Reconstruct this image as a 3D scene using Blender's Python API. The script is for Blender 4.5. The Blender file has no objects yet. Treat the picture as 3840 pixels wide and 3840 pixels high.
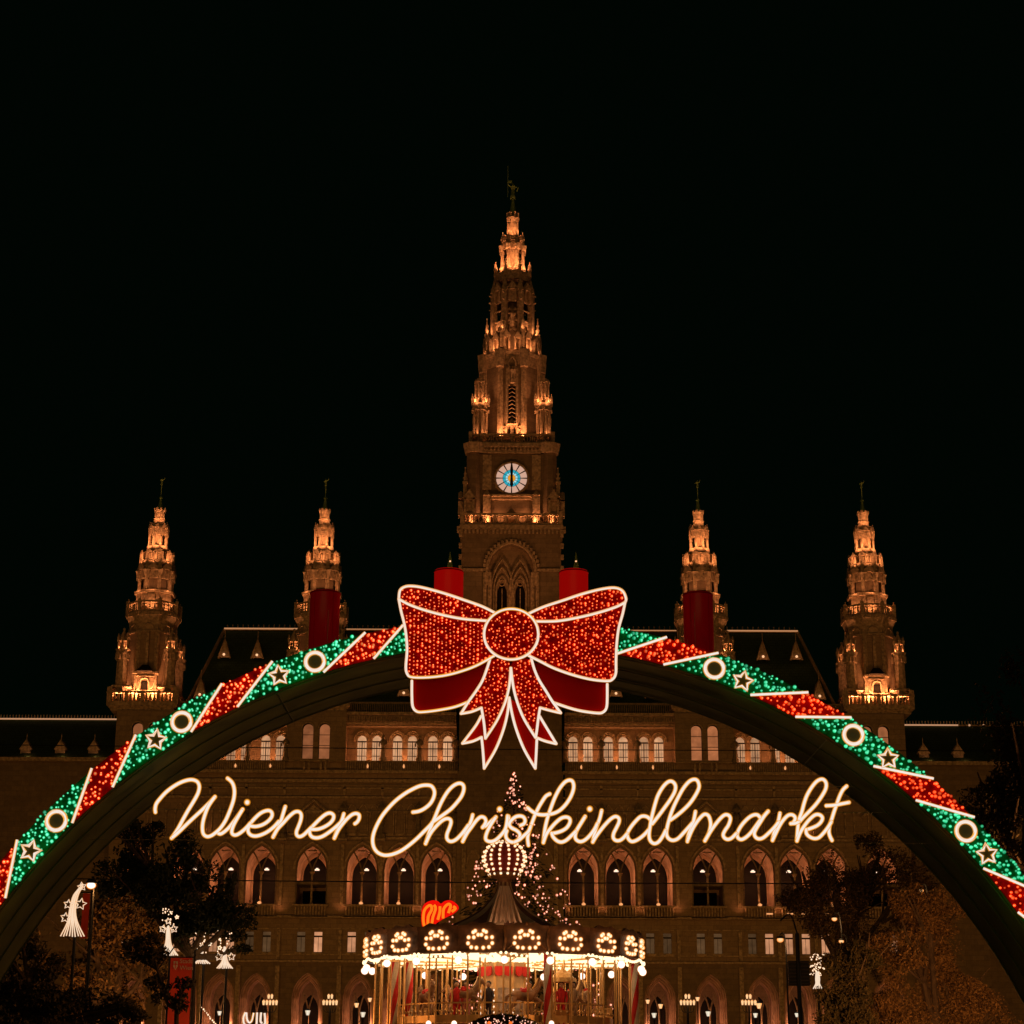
import bpy, bmesh, math, random
from mathutils import Vector, noise as mnoise
random.seed(7)
PI = math.pi
scene = bpy.context.scene
COL = scene.collection

# ------------------------------------------------------------------ camera
F = 7160.0                       # focal length in photo pixels (3840 wide)
TH = math.atan(2180 / F)         # pitch up
ROLL = 0.0045
R0 = Vector((1, 0, 0)); U0 = Vector((0, -math.sin(TH), math.cos(TH))); FW = Vector((0, math.cos(TH), math.sin(TH)))
RR = R0 * math.cos(ROLL) + U0 * math.sin(ROLL)
UU = U0 * math.cos(ROLL) - R0 * math.sin(ROLL)
EYE = 1.7
cam_d = bpy.data.cameras.new('camera')
cam = bpy.data.objects.new('camera', cam_d); COL.objects.link(cam)
cam_d.sensor_width = 36; cam_d.lens = F / 3840 * 36; cam_d.clip_end = 3000; cam_d.clip_start = 0.3
from mathutils import Matrix
m3 = Matrix((RR, UU, -FW)).transposed()
cam.matrix_world = Matrix.Translation((0, 0, EYE)) @ m3.to_4x4()
scene.camera = cam

# ------------------------------------------------------------------ world, exposure
world = bpy.data.worlds.new('World'); scene.world = world; world.use_nodes = True
bg = world.node_tree.nodes['Background']
bg.inputs[0].default_value = (0.0005, 0.0018, 0.0008, 1); bg.inputs[1].default_value = 0.8
# faint warm glow of the lit street and market, low in front of the town hall
sd = bpy.data.lights.new('city_glow', 'SUN'); sd.energy = 0.10; sd.angle = math.radians(50); sd.color = (1.0, 0.56, 0.17)
sun = bpy.data.objects.new('city_glow', sd); COL.objects.link(sun)
sun.rotation_euler = Vector((0.10, 1.0, -0.24)).to_track_quat('-Z', 'Y').to_euler()
scene.view_settings.view_transform = 'Standard'; scene.view_settings.look = 'None'
scene.view_settings.exposure = 0; scene.view_settings.gamma = 1
scene.render.engine = 'CYCLES'
scene.cycles.max_bounces = 5; scene.cycles.diffuse_bounces = 3; scene.cycles.glossy_bounces = 2
scene.cycles.sample_clamp_indirect = 2.0; scene.cycles.use_denoising = True
try:
    scene.cycles.use_light_tree = True
except Exception: pass

def P(px, py, Y):
    """world point at depth Y seen at photo pixel px, py"""
    d = RR * ((px - 1920) / F) + UU * ((1920 - py) / F) + FW
    t = Y / d.y
    return Vector((d.x * t, Y, EYE + d.z * t))
def Z(py, Y): return P(1916, py, Y).z
def M(px, py, Y): return (P(1920 + px, py, Y) - P(1920, py, Y)).length

# ------------------------------------------------------------------ materials
def nt(name):
    m = bpy.data.materials.new(name); m.use_nodes = True
    t = m.node_tree; b = t.nodes['Principled BSDF']
    return m, t, b
def mat(name, col, rough=0.8, metal=0.0, var=0.25, scale=3.0, bump=0.0, spec=0.3):
    m, t, b = nt(name)
    b.inputs['Roughness'].default_value = rough; b.inputs['Metallic'].default_value = metal
    b.inputs['Specular IOR Level'].default_value = spec
    tc = t.nodes.new('ShaderNodeTexCoord'); n = t.nodes.new('ShaderNodeTexNoise')
    n.inputs['Scale'].default_value = scale; n.inputs['Detail'].default_value = 4
    t.links.new(tc.outputs['Object'], n.inputs['Vector'])
    r = t.nodes.new('ShaderNodeValToRGB')
    r.color_ramp.elements[0].position = 0.3; r.color_ramp.elements[1].position = 0.7
    r.color_ramp.elements[0].color = tuple(c * (1 - var) for c in col) + (1,)
    r.color_ramp.elements[1].color = tuple(min(1, c * (1 + var)) for c in col) + (1,)
    t.links.new(n.outputs['Fac'], r.inputs['Fac']); t.links.new(r.outputs['Color'], b.inputs['Base Color'])
    if bump:
        bp = t.nodes.new('ShaderNodeBump'); bp.inputs['Strength'].default_value = bump; bp.inputs['Distance'].default_value = 0.05
        t.links.new(n.outputs['Fac'], bp.inputs['Height']); t.links.new(bp.outputs['Normal'], b.inputs['Normal'])
    return m
def stone(name, col, dark=0.6, bw=1.3, bh=0.55):
    m, t, b = nt(name)
    b.inputs['Roughness'].default_value = 0.9; b.inputs['Specular IOR Level'].default_value = 0.15
    tc = t.nodes.new('ShaderNodeTexCoord'); mp = t.nodes.new('ShaderNodeMapping')
    mp.inputs['Rotation'].default_value = (PI / 2, 0, 0)
    t.links.new(tc.outputs['Object'], mp.inputs['Vector'])
    br = t.nodes.new('ShaderNodeTexBrick'); br.inputs['Scale'].default_value = 1.0
    br.inputs['Brick Width'].default_value = bw; br.inputs['Row Height'].default_value = bh
    br.inputs['Mortar Size'].default_value = 0.03
    br.inputs['Color1'].default_value = tuple(c * 1.08 for c in col) + (1,)
    br.inputs['Color2'].default_value = tuple(c * 0.86 for c in col) + (1,)
    br.inputs['Mortar'].default_value = tuple(c * dark for c in col) + (1,)
    t.links.new(mp.outputs['Vector'], br.inputs['Vector'])
    n = t.nodes.new('ShaderNodeTexNoise'); n.inputs['Scale'].default_value = 1.7; n.inputs['Detail'].default_value = 10
    n.inputs['Roughness'].default_value = 0.88
    t.links.new(tc.outputs['Object'], n.inputs['Vector'])
    r = t.nodes.new('ShaderNodeMapRange'); r.inputs[1].default_value = 0.3; r.inputs[2].default_value = 0.7
    r.inputs[3].default_value = 0.55; r.inputs[4].default_value = 1.25
    t.links.new(n.outputs['Fac'], r.inputs[0])
    mx = t.nodes.new('ShaderNodeMixRGB'); mx.blend_type = 'MULTIPLY'; mx.inputs[0].default_value = 1
    t.links.new(br.outputs['Color'], mx.inputs[1]); t.links.new(r.outputs[0], mx.inputs[2])
    t.links.new(mx.outputs[0], b.inputs['Base Color'])
    bp = t.nodes.new('ShaderNodeBump'); bp.inputs['Strength'].default_value = 0.4; bp.inputs['Distance'].default_value = 0.06
    t.links.new(n.outputs['Fac'], bp.inputs['Height']); t.links.new(bp.outputs['Normal'], b.inputs['Normal'])
    return m
def glow(name, col, s, sample=True, var=0.0):
    """plain emitter"""
    m = bpy.data.materials.new(name); m.use_nodes = True; t = m.node_tree; t.nodes.clear()
    o = t.nodes.new('ShaderNodeOutputMaterial'); e = t.nodes.new('ShaderNodeEmission')
    e.inputs[0].default_value = tuple(col) + (1,); e.inputs[1].default_value = s
    if var:
        g = t.nodes.new('ShaderNodeNewGeometry'); mr = t.nodes.new('ShaderNodeMapRange')
        mr.inputs[3].default_value = s * (1 - var); mr.inputs[4].default_value = s * (1 + var)
        t.links.new(g.outputs['Random Per Island'], mr.inputs[0]); t.links.new(mr.outputs[0], e.inputs[1])
    t.links.new(e.outputs[0], o.inputs[0])
    if not sample: m.cycles.emission_sampling = 'NONE'
    return m
def neon(name, core, mid, edge, s, p1=0.12, p2=0.24, sample=True, var=0.0, soft=True):
    """bright lamp core; the halo of its light is painted on as a tinted, thinning rim"""
    m = bpy.data.materials.new(name); m.use_nodes = True; t = m.node_tree; t.nodes.clear()
    o = t.nodes.new('ShaderNodeOutputMaterial'); e = t.nodes.new('ShaderNodeEmission')
    lw = t.nodes.new('ShaderNodeLayerWeight'); lw.inputs[0].default_value = 0.5
    r = t.nodes.new('ShaderNodeValToRGB'); cr = r.color_ramp
    cr.elements[0].position = p1; cr.elements[0].color = tuple(core) + (1,)
    cr.elements[1].position = 1.0; cr.elements[1].color = tuple(edge) + ((0,) if soft else (1,))
    k = cr.elements.new(p2); k.color = tuple(mid) + ((0.85,) if soft else (1,))
    if soft: k = cr.elements.new(0.55); k.color = tuple(edge) + (0.22,)
    t.links.new(lw.outputs['Facing'], r.inputs[0]); t.links.new(r.outputs[0], e.inputs[0]); e.inputs[1].default_value = s
    if var:
        g = t.nodes.new('ShaderNodeNewGeometry'); mr = t.nodes.new('ShaderNodeMapRange')
        mr.inputs[3].default_value = s * (1 - var); mr.inputs[4].default_value = s * (1 + var)
        t.links.new(g.outputs['Random Per Island'], mr.inputs[0]); t.links.new(mr.outputs[0], e.inputs[1])
    if soft:
        tr = t.nodes.new('ShaderNodeBsdfTransparent'); mx = t.nodes.new('ShaderNodeMixShader')
        t.links.new(r.outputs[1], mx.inputs[0]); t.links.new(tr.outputs[0], mx.inputs[1]); t.links.new(e.outputs[0], mx.inputs[2]); t.links.new(mx.outputs[0], o.inputs[0])
    else: t.links.new(e.outputs[0], o.inputs[0])
    if not sample: m.cycles.emission_sampling = 'NONE'
    return m
def window_mat(name, col, s, stripes=0.12):
    m = bpy.data.materials.new(name); m.use_nodes = True; t = m.node_tree; t.nodes.clear()
    o = t.nodes.new('ShaderNodeOutputMaterial'); e = t.nodes.new('ShaderNodeEmission')
    tc = t.nodes.new('ShaderNodeTexCoord'); n = t.nodes.new('ShaderNodeTexNoise'); n.inputs['Scale'].default_value = 1.3
    n.inputs['Detail'].default_value = 3
    oi = t.nodes.new('ShaderNodeObjectInfo'); ad = t.nodes.new('ShaderNodeVectorMath'); ad.operation = 'ADD'
    t.links.new(tc.outputs['Object'], ad.inputs[0]); t.links.new(oi.outputs['Location'], ad.inputs[1]); t.links.new(ad.outputs[0], n.inputs['Vector'])
    mr = t.nodes.new('ShaderNodeMapRange'); mr.inputs[1].default_value = 0.3; mr.inputs[2].default_value = 0.7
    mr.inputs[3].default_value = s * 0.72; mr.inputs[4].default_value = s * 1.2
    t.links.new(n.outputs['Fac'], mr.inputs[0]); t.links.new(mr.outputs[0], e.inputs[1])
    mv = t.nodes.new('ShaderNodeMapRange'); mv.inputs[3].default_value = 0.62; mv.inputs[4].default_value = 1.12; t.links.new(oi.outputs['Random'], mv.inputs[0])
    mm_ = t.nodes.new('ShaderNodeMath'); mm_.operation = 'MULTIPLY'; t.links.new(mr.outputs[0], mm_.inputs[0]); t.links.new(mv.outputs[0], mm_.inputs[1]); t.links.new(mm_.outputs[0], e.inputs[1])
    e.inputs[0].default_value = tuple(col) + (1,)
    t.links.new(e.outputs[0], o.inputs[0]); m.cycles.emission_sampling = 'NONE'
    return m

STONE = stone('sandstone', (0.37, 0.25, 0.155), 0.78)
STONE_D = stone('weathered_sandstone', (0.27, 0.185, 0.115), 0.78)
TRIM = mat('carved_sandstone', (0.43, 0.30, 0.19), 0.85, var=0.5, scale=3.5, bump=0.6)
TRACERY = mat('dark_tracery_stone', (0.22, 0.16, 0.10), 0.9, var=0.4, scale=3)  # darker, mottled stone tone
REVEAL = mat('plastered_reveal', (0.42, 0.27, 0.185), 0.85, var=0.3, scale=1.4)
ROOF = stone('slate_roof', (0.055, 0.085, 0.035), 0.5, 0.5, 0.35)
COPPER = mat('green_copper', (0.22, 0.33, 0.10), 0.6, 0.3, 0.3, 2)
GLASS = mat('dark_window_glass', (0.016, 0.012, 0.009), 0.7, 0, 0.3, 1, spec=0.08)
FRAME = mat('dark_window_frame', (0.05, 0.035, 0.025), 0.7)
WIN_CREAM = window_mat('lit_cream_window', (1.0, 0.50, 0.245), 0.66)
WIN_PINK = window_mat('dim_pink_window', (1.0, 0.33, 0.12), 0.36)
WIN_DIM = window_mat('dim_office_window', (1.0, 0.44, 0.21), 0.66)
WIN_DARK = window_mat('nearly_dark_window', (1.0, 0.5, 0.2), 0.10)
BLACK = mat('blackened_steel', (0.02, 0.02, 0.018), 0.6, 0.5)
NEON = neon('warm_white_neon', (0.94, 0.84, 0.76), (1.0, 0.44, 0.05), (0.62, 0.17, 0.003), 1.0, 0.07, 0.20)
RED_BULB = neon('red_led_bulb', (1.0, 0.38, 0.12), (1.0, 0.05, 0.004), (0.85, 0.002, 0), 1.5, 0.015, 0.13, var=0.6, sample=False)
GREEN_BULB = neon('green_led_bulb', (0.18, 0.92, 0.52), (0.0, 0.48, 0.17), (0.0, 0.20, 0.045), 1.15, 0.03, 0.20, var=0.65, sample=False)
RED_CLOTH = mat('red_fabric_panel', (0.40, 0.002, 0.001), 0.8, var=0.5, scale=9, spec=0.05)
RED_DEEP = mat('deep_red_fabric_panel', (0.60, 0.006, 0.002), 0.8, var=0.12, scale=1, spec=0.05)
GREEN_CLOTH = mat('green_fir_panel', (0.002, 0.16, 0.04), 0.85, var=0.6, scale=10, spec=0.05)
SOFFIT = mat('dark_green_arch_cladding', (0.080, 0.084, 0.021), 0.85, var=0.45, scale=1.2, bump=0.2)
WARM_BULB = neon('warm_bulb', (1.0, 0.84, 0.60), (1.0, 0.46, 0.12), (0.9, 0.20, 0.01), 1.35, 0.10, 0.26, sample=False)
HOT_BULB = glow('bright_bulb', (1.0, 0.68, 0.36), 2.3, sample=False)
GLOBE = neon('opal_globe', (1.0, 0.95, 0.90), (1.0, 0.60, 0.25), (1.0, 0.28, 0.03), 1.6, 0.34, 0.5)
FAIRY = neon('pink_fairy_light', (1.0, 0.66, 0.46), (1.0, 0.26, 0.14), (0.7, 0.08, 0.03), 1.3, 0.06, 0.2, sample=False, var=0.6)
LANTERN = neon('amber_lantern', (1.0, 0.62, 0.30), (1.0, 0.35, 0.07), (0.8, 0.14, 0.01), 1.1, 0.10, 0.5, soft=False)
BRASS = mat('polished_brass', (0.75, 0.45, 0.18), 0.35, 0.6, 0.15, 3)
CREAM = mat('cream_paint', (0.70, 0.55, 0.38), 0.6, var=0.15)
BROWN = mat('brown_fairground_paint', (0.20, 0.10, 0.05), 0.6, var=0.5, scale=4)
RED_PAINT = mat('red_paint', (0.62, 0.02, 0.012), 0.5)
WOOD = mat('bark', (0.07, 0.045, 0.025), 0.95, var=0.4, scale=5, bump=0.5)

# ------------------------------------------------------------------ mesh helpers
class MB:
    def __init__(s): s.v = []; s.f = []; s.mi = []; s.cur = 0
    def add(s, vs, fs):
        o = len(s.v); s.v += [tuple(v) for v in vs]
        for f in fs: s.f.append([i + o for i in f]); s.mi.append(s.cur)
    def box(s, x0, x1, y0, y1, z0, z1):
        s.add([(x0, y0, z0), (x1, y0, z0), (x1, y1, z0), (x0, y1, z0), (x0, y0, z1), (x1, y0, z1), (x1, y1, z1), (x0, y1, z1)],
              [(0, 3, 2, 1), (4, 5, 6, 7), (0, 1, 5, 4), (1, 2, 6, 5), (2, 3, 7, 6), (3, 0, 4, 7)])
    def cbox(s, cx, cy, cz, w, d, h, rot=0.0):
        c, sn = math.cos(rot), math.sin(rot); vs = []
        for z in (cz, cz + h):
            for a, b in ((-1, -1), (1, -1), (1, 1), (-1, 1)):
                x, y = a * w / 2, b * d / 2
                vs.append((cx + x * c - y * sn, cy + x * sn + y * c, z))
        s.add(vs, [(0, 3, 2, 1), (4, 5, 6, 7), (0, 1, 5, 4), (1, 2, 6, 5), (2, 3, 7, 6), (3, 0, 4, 7)])
    def frust(s, cx, cy, z0, z1, r0, r1, n=8, rot=None, cap=True):
        if rot is None: rot = PI / n
        vs = []
        for z, r in ((z0, r0), (z1, r1)):
            for k in range(n):
                a = rot + 2 * PI * k / n; vs.append((cx + r * math.cos(a), cy + r * math.sin(a), z))
        fs = [(k, (k + 1) % n, n + (k + 1) % n, n + k) for k in range(n)]
        if cap: fs += [tuple(range(n - 1, -1, -1)), tuple(range(n, 2 * n))]
        s.add(vs, fs)
    def lathe(s, cx, cy, prof, n=12, cap=True):
        vs = []
        for r, z in prof:
            for k in range(n):
                a = 2 * PI * k / n; vs.append((cx + r * math.cos(a), cy + r * math.sin(a), z))
        fs = []
        for j in range(len(prof) - 1):
            for k in range(n):
                fs.append((j * n + k, j * n + (k + 1) % n, (j + 1) * n + (k + 1) % n, (j + 1) * n + k))
        if cap: fs += [tuple(range(n - 1, -1, -1)), tuple((len(prof) - 1) * n + k for k in range(n))]
        s.add(vs, fs)
    def ball(s, c, r, n=6, m=4, sz=1.0):
        vs = [(c[0], c[1], c[2] + r * sz)]
        for j in range(1, m):
            p = PI * j / m
            for k in range(n):
                a = 2 * PI * k / n; vs.append((c[0] + r * math.sin(p) * math.cos(a), c[1] + r * math.sin(p) * math.sin(a), c[2] + r * sz * math.cos(p)))
        vs.append((c[0], c[1], c[2] - r * sz)); L = len(vs) - 1; fs = []
        for k in range(n): fs.append((0, 1 + k, 1 + (k + 1) % n))
        for j in range(m - 2):
            for k in range(n):
                a = 1 + j * n; fs.append((a + k, a + n + k, a + n + (k + 1) % n, a + (k + 1) % n))
        a = 1 + (m - 2) * n
        for k in range(n): fs.append((a + k, L, a + (k + 1) % n))
        s.add(vs, fs)
    def tube(s, pts, r, n=6, closed=False):
        pts = [Vector(p) for p in pts]; N = len(pts)
        if N < 2: return
        rs = r if isinstance(r, (list, tuple)) else [r] * N
        up = None; vs = []
        for i, p in enumerate(pts):
            a = pts[(i - 1) % N] if (closed or i > 0) else p
            b = pts[(i + 1) % N] if (closed or i < N - 1) else p
            t = (b - a); t = t.normalized() if t.length > 1e-9 else Vector((0, 0, 1))
            if up is None: up = t.orthogonal().normalized()
            up = (up - t * up.dot(t)); up = up.normalized() if up.length > 1e-6 else t.orthogonal().normalized()
            w = t.cross(up)
            for k in range(n):
                q = 2 * PI * k / n; vs.append(p + (up * math.cos(q) + w * math.sin(q)) * rs[i])
        fs = []
        for i in range(N if closed else N - 1):
            j = (i + 1) % N
            for k in range(n): fs.append((i * n + k, i * n + (k + 1) % n, j * n + (k + 1) % n, j * n + k))
        if not closed:
            fs += [tuple(range(n - 1, -1, -1)), tuple((N - 1) * n + k for k in range(n))]
        s.add(vs, fs)
    def slab(s, poly, y0, y1):
        """poly: (x,z) outline, front at y0, back at y1"""
        n = len(poly)
        vs = [(x, y0, z) for x, z in poly] + [(x, y1, z) for x, z in poly]
        s.add(vs, [tuple(range(n)), tuple(range(2 * n - 1, n - 1, -1))] + [(k, n + k, n + (k + 1) % n, (k + 1) % n) for k in range(n)])
    def build(s, name, m, parent=None, smooth=False, fix=True):
        me = bpy.data.meshes.new(name); me.from_pydata(s.v, [], s.f)
        ms = m if isinstance(m, (list, tuple)) else [m]
        for x in ms: me.materials.append(x)
        if len(ms) > 1: me.polygons.foreach_set('material_index', s.mi)
        if fix:
            b = bmesh.new(); b.from_mesh(me); bmesh.ops.recalc_face_normals(b, faces=b.faces); b.to_mesh(me); b.free()
        if smooth: me.polygons.foreach_set('use_smooth', [True] * len(me.polygons))
        me.update()
        o = bpy.data.objects.new(name, me); COL.objects.link(o)
        if parent: o.parent = parent
        return o
def empty(name, loc, label, cat, group=None):
    o = bpy.data.objects.new(name, None); COL.objects.link(o); o.location = loc; o.empty_display_size = 0.2
    return tag(o, label, cat, group)
def tag(o, label=None, cat=None, group=None, kind=None):
    if label: o['label'] = label
    if cat: o['category'] = cat
    if group: o['group'] = group
    if kind: o['kind'] = kind
    return o
def kids(o): return [c for c in ALLKIDS.get(o.name, [])]
def copy_tree(o, parent=None):
    c = o.copy(); COL.objects.link(c)
    if parent: c.parent = parent
    for ch in list(o.children): copy_tree(ch, c)
    return c
def inst(o, loc, parent, rz=0.0, sc=None):
    """another part that shares the mesh of o"""
    c = bpy.data.objects.new(o.name.split('.')[0], o.data); COL.objects.link(c)
    c.parent = parent; c.location = loc; c.rotation_euler = (0, 0, rz)
    if sc: c.scale = sc
    return c
def cat(pts, n=6, closed=False):
    """Catmull-Rom through points (tuples of any size)"""
    N = len(pts); out = []
    rng = range(N) if closed else range(N - 1)
    g = (lambda i: pts[i % N]) if closed else (lambda i: pts[max(0, min(N - 1, i))])
    for i in rng:
        p0, p1, p2, p3 = g(i - 1), g(i), g(i + 1), g(i + 2)
        for k in range(n):
            t = k / n
            out.append(tuple(0.5 * (2 * b + (c - a) * t + (2 * a - 5 * b + 4 * c - d) * t * t + (3 * b - a - 3 * c + d) * t ** 3)
                             for a, b, c, d in zip(p0, p1, p2, p3)))
    if not closed: out.append(tuple(pts[-1]))
    return out
def point(name, loc, watt, col=(1.0, 0.42, 0.13), r=0.12):
    l = bpy.data.lights.new(name, 'POINT'); l.energy = watt; l.color = col; l.shadow_soft_size = r
    o = bpy.data.objects.new(name, l); COL.objects.link(o); o.location = loc
    return o
def flood(loc, aim, watt, deg=100, col=(1.0, 0.44, 0.085)):
    l = bpy.data.lights.new('facade_floodlight', 'SPOT'); l.energy = watt; l.color = col; l.shadow_soft_size = 0.8; l.spot_size = math.radians(deg); l.spot_blend = 0.6
    o = bpy.data.objects.new('facade_floodlight', l); COL.objects.link(o); o.location = loc
    o.rotation_euler = (Vector(aim) - Vector(loc)).to_track_quat('-Z', 'Y').to_euler(); return o
for fx_ in (-62, -22, 22, 62): flood((fx_, 150, 2.5), (fx_ * 0.8, 205, 24), 7600, 84)
for x_, zz_, ww_, dd_ in ((-24, 74, 14000, 26), (24, 74, 14000, 26), (-52, 56, 8000, 17), (52, 56, 8000, 17), (-8, 56, 0, 17)):
    if ww_: flood((x_ * .9, 148, 3.0), (0 if abs(x_) == 24 else (40 if x_ > 0 else -40), 207, zz_), ww_, dd_, (1.0, 0.37, 0.12))
for x_ in (-21, 21): flood((x_ * 1.6, 148, 3.0), (x_, 207, 57), 6500, 17, (1.0, 0.37, 0.12))
def inpoly(x, y, poly):
    c = False; n = len(poly); j = n - 1
    for i in range(n):
        xi, yi = poly[i]; xj, yj = poly[j]
        if (yi > y) != (yj > y) and x < (xj - xi) * (y - yi) / (yj - yi) + xi: c = not c
        j = i
    return c
AMB = (1.0, 0.37, 0.14)
def uplight(name, loc, axis, watt, r=0.12, lean=0.35, deg=125):
    """spot on a ledge, shining up the stone and a little towards the tower's axis"""
    l = bpy.data.lights.new(name, 'SPOT'); l.energy = watt; l.color = AMB; l.shadow_soft_size = r; l.spot_size = math.radians(deg); l.spot_blend = 1.0
    o = bpy.data.objects.new(name, l); COL.objects.link(o); o.location = loc
    d = Vector((axis[0] - loc[0], axis[1] - loc[1], 0)); d = d.normalized() * lean if d.length > 1e-4 else Vector((0, 0, 0))
    o.rotation_euler = (d + Vector((0, 0, 1))).to_track_quat('-Z', 'Y').to_euler(); return o

# ------------------------------------------------------------------ ground and sky setting
g = MB(); g.add([(-900, -300, 0), (900, -300, 0), (900, 1500, 0), (-900, 1500, 0)], [(0, 1, 2, 3)])
tag(g.build('ground', stone('paving_stone', (0.16, 0.14, 0.12), 0.6, 0.6, 0.6)), kind='structure')

# ================================================================== TOWN HALL FACADE
YF = 205.0
YA = 206.3
def fx(off, py=3290):           # offset in photo pixels from the facade's middle (row of the great windows) to metres
    return off * (P(2920, py, YF).x - P(1920, py, YF).x) / 1000
X0 = P(1914, 2800, YF).x
hall = empty('town_hall', (X0, YF, 0), 'wide brown neo-Gothic stone town hall with rows of pointed windows behind the neon sign', 'town hall')
zy = lambda py: Z(py, YF)
def arch_pts(cx, w, zs, zsp, zap, n=7):
    a = w / 2; h = zap - zsp
    if h < a * 0.98:       # flat segmental head
        R = (a * a + h * h) / (2 * h)
        top = [(cx + a * t, zsp + math.sqrt(max(0, R * R - (a * t) ** 2)) - (R - h)) for t in [(-1 + 2 * k / (2 * n)) for k in range(2 * n + 1)]]
    else:
        c = (h * h - a * a) / (2 * a); R = a + c
        l = []
        for k in range(n + 1):
            t = k / n; x = a * (1 - t ** 1.3); l.append((x, zsp + math.sqrt(max(0, R * R - (x + c) ** 2))))
        top = [(cx - x, z) for x, z in l] + [(cx + x, z) for x, z in l[::-1][1:]]
    return [(cx - a, zs)] + top + [(cx + a, zs)]
def wall_quad(mb, x0, x1, z0, z1, y):
    mb.add([(x0, y, z0), (x1, y, z0), (x1, y, z1), (x0, y, z1)], [(0, 1, 2, 3)])
def wall_bay(mb, x0, x1, z0, z1, y, pts):
    xl, xr, zs = pts[0][0], pts[-1][0], pts[0][1]
    wall_quad(mb, x0, xl, z0, z1, y); wall_quad(mb, xr, x1, z0, z1, y)
    if zs > z0 + 1e-3: wall_quad(mb, xl, xr, z0, zs, y)
    for (xa, za), (xb, zb) in zip(pts[1:-1], pts[2:-1]):
        if xb - xa > 1e-6: mb.add([(xa, y, za), (xb, y, zb), (xb, y, z1), (xa, y, z1)], [(0, 1, 2, 3)])
def reveal(mb, pa, ya, pb, yb, close=True):
    n = len(pa); vs = [(x, ya, z) for x, z in pa] + [(x, yb, z) for x, z in pb]
    fs = [(k, k + 1, n + k + 1, n + k) for k in range(n - 1)]
    if close: fs.append((n - 1, 0, n, 2 * n - 1))
    mb.add(vs, fs)
def pane(mb, pts, y):
    mb.add([(x, y, z) for x, z in pts], [tuple(range(len(pts)))])

BAYS = [276, 415, 555, 743, 934, 1070, 1206, 1396]
TOWER_BAYS = (743, 1396)
edges = [0, 208, 346, 485, 629, 857, 1002, 1138, 1282, 1510]
zE0, zE1, zD1, zB1, zU1, zA1 = 0.0, zy(3600), zy(3440), zy(3150), zy(2858), zy(2672)
wall = MB(); trim = MB(); rev = MB(); trac = MB(); low = MB(); 
W = {}
# shared window pieces, drawn about their own centre line at the sill
def make_window(kind):
    fr, pn = MB(), MB()
    if kind == 'upper':
        w, h = fx(35, 2800), zy(2752) - zy(2852); sp = h * 0.80
        p = arch_pts(0, w, 0, sp, h); pane(pn, p, 0.25)
        fr.box(-0.045, 0.045, 0.10, 0.2, 0, sp)
        for k in (-1, 1): fr.box(k * w * 0.25 - 0.014, k * w * 0.25 + 0.014, 0.10, 0.2, 0, sp)
        fr.box(-w / 2, w / 2, 0.08, 0.2, sp - 0.16, sp - 0.02); fr.box(-w / 2, w / 2, 0.12, 0.2, sp * 0.27, sp * 0.27 + 0.07); fr.box(-w / 2, w / 2, 0.13, 0.2, sp * 0.62, sp * 0.62 + 0.05)
        pm = WIN_CREAM
    elif kind == 'tower':
        w, h = fx(40, 2780), zy(2718) - zy(2850); sp = h * 0.86
        p = arch_pts(0, w, 0, sp, h); pane(pn, p, 0.35)
        fr.box(-w / 2, w / 2, 0.2, 0.3, sp * 0.45, sp * 0.45 + 0.05); fr.box(-w / 2, w / 2, 0.2, 0.3, sp * 0.8, sp * 0.8 + 0.05); pm = WIN_PINK
    else:
        w, h = fx(31, 3530), zy(3497) - zy(3573)
        pane(pn, [(-w / 2, 0), (-w / 2, h), (w / 2, h), (w / 2, 0)], 0.45)
        fr.box(-w / 2, w / 2, 0.3, 0.4, h * 0.74, h * 0.82)
        fr.box(-0.02, 0.02, 0.34, 0.4, 0, h * 0.74)
        pm = WIN_DIM
    return fr.build('window', FRAME, hall), pn, pm
protos = {k: make_window(k) for k in ('upper', 'tower', 'small')}
pane_mesh = {}
first = set()
def put_window(kind, x, y, z, m=None):
    fr, pn, pm = protos[kind]
    if kind not in first:
        first.add(kind); o = fr; o.location = (x, y, z)
    else: o = inst(fr, (x, y, z), hall)
    key = (kind, m.name if m else '')
    if key not in pane_mesh:
        q = pn.build('pane', m or pm, o); pane_mesh[key] = q
    else:
        q = bpy.data.objects.new('pane', pane_mesh[key].data); COL.objects.link(q); q.parent = o
    return o

statue_mb = MB()
statue_mb.lathe(0, 0, [(0.45, 0), (0.45, 0.5), (0.30, 0.55)], 8)
statue_mb.lathe(0, 0, [(0.34, 0.5), (0.30, 1.1), (0.24, 1.8), (0.36, 2.35), (0.30, 2.6), (0.10, 2.72), (0.09, 2.82)], 8)
statue_mb.ball((0, 0, 3.0), 0.19, 8, 6, 1.2)
statue_mb.tube([(0.33, 0, 2.5), (0.42, -0.15, 2.1), (0.2, -0.3, 1.95)], 0.08, 6)
statue_mb.tube([(-0.33, 0, 2.5), (-0.48, -0.05, 2.1), (-0.45, -0.25, 1.8)], 0.08, 6)
statue = statue_mb.build('statue', TRACERY, hall); statue_used = [False]
def put_statue(x, y, z, s=1.0):
    if not statue_used[0]: statue_used[0] = True; statue.location = (x, y, z); statue.scale = (s, s, s)
    else: inst(statue, (x, y, z), hall, random.uniform(-.4, .4), (s, s, s))
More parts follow.
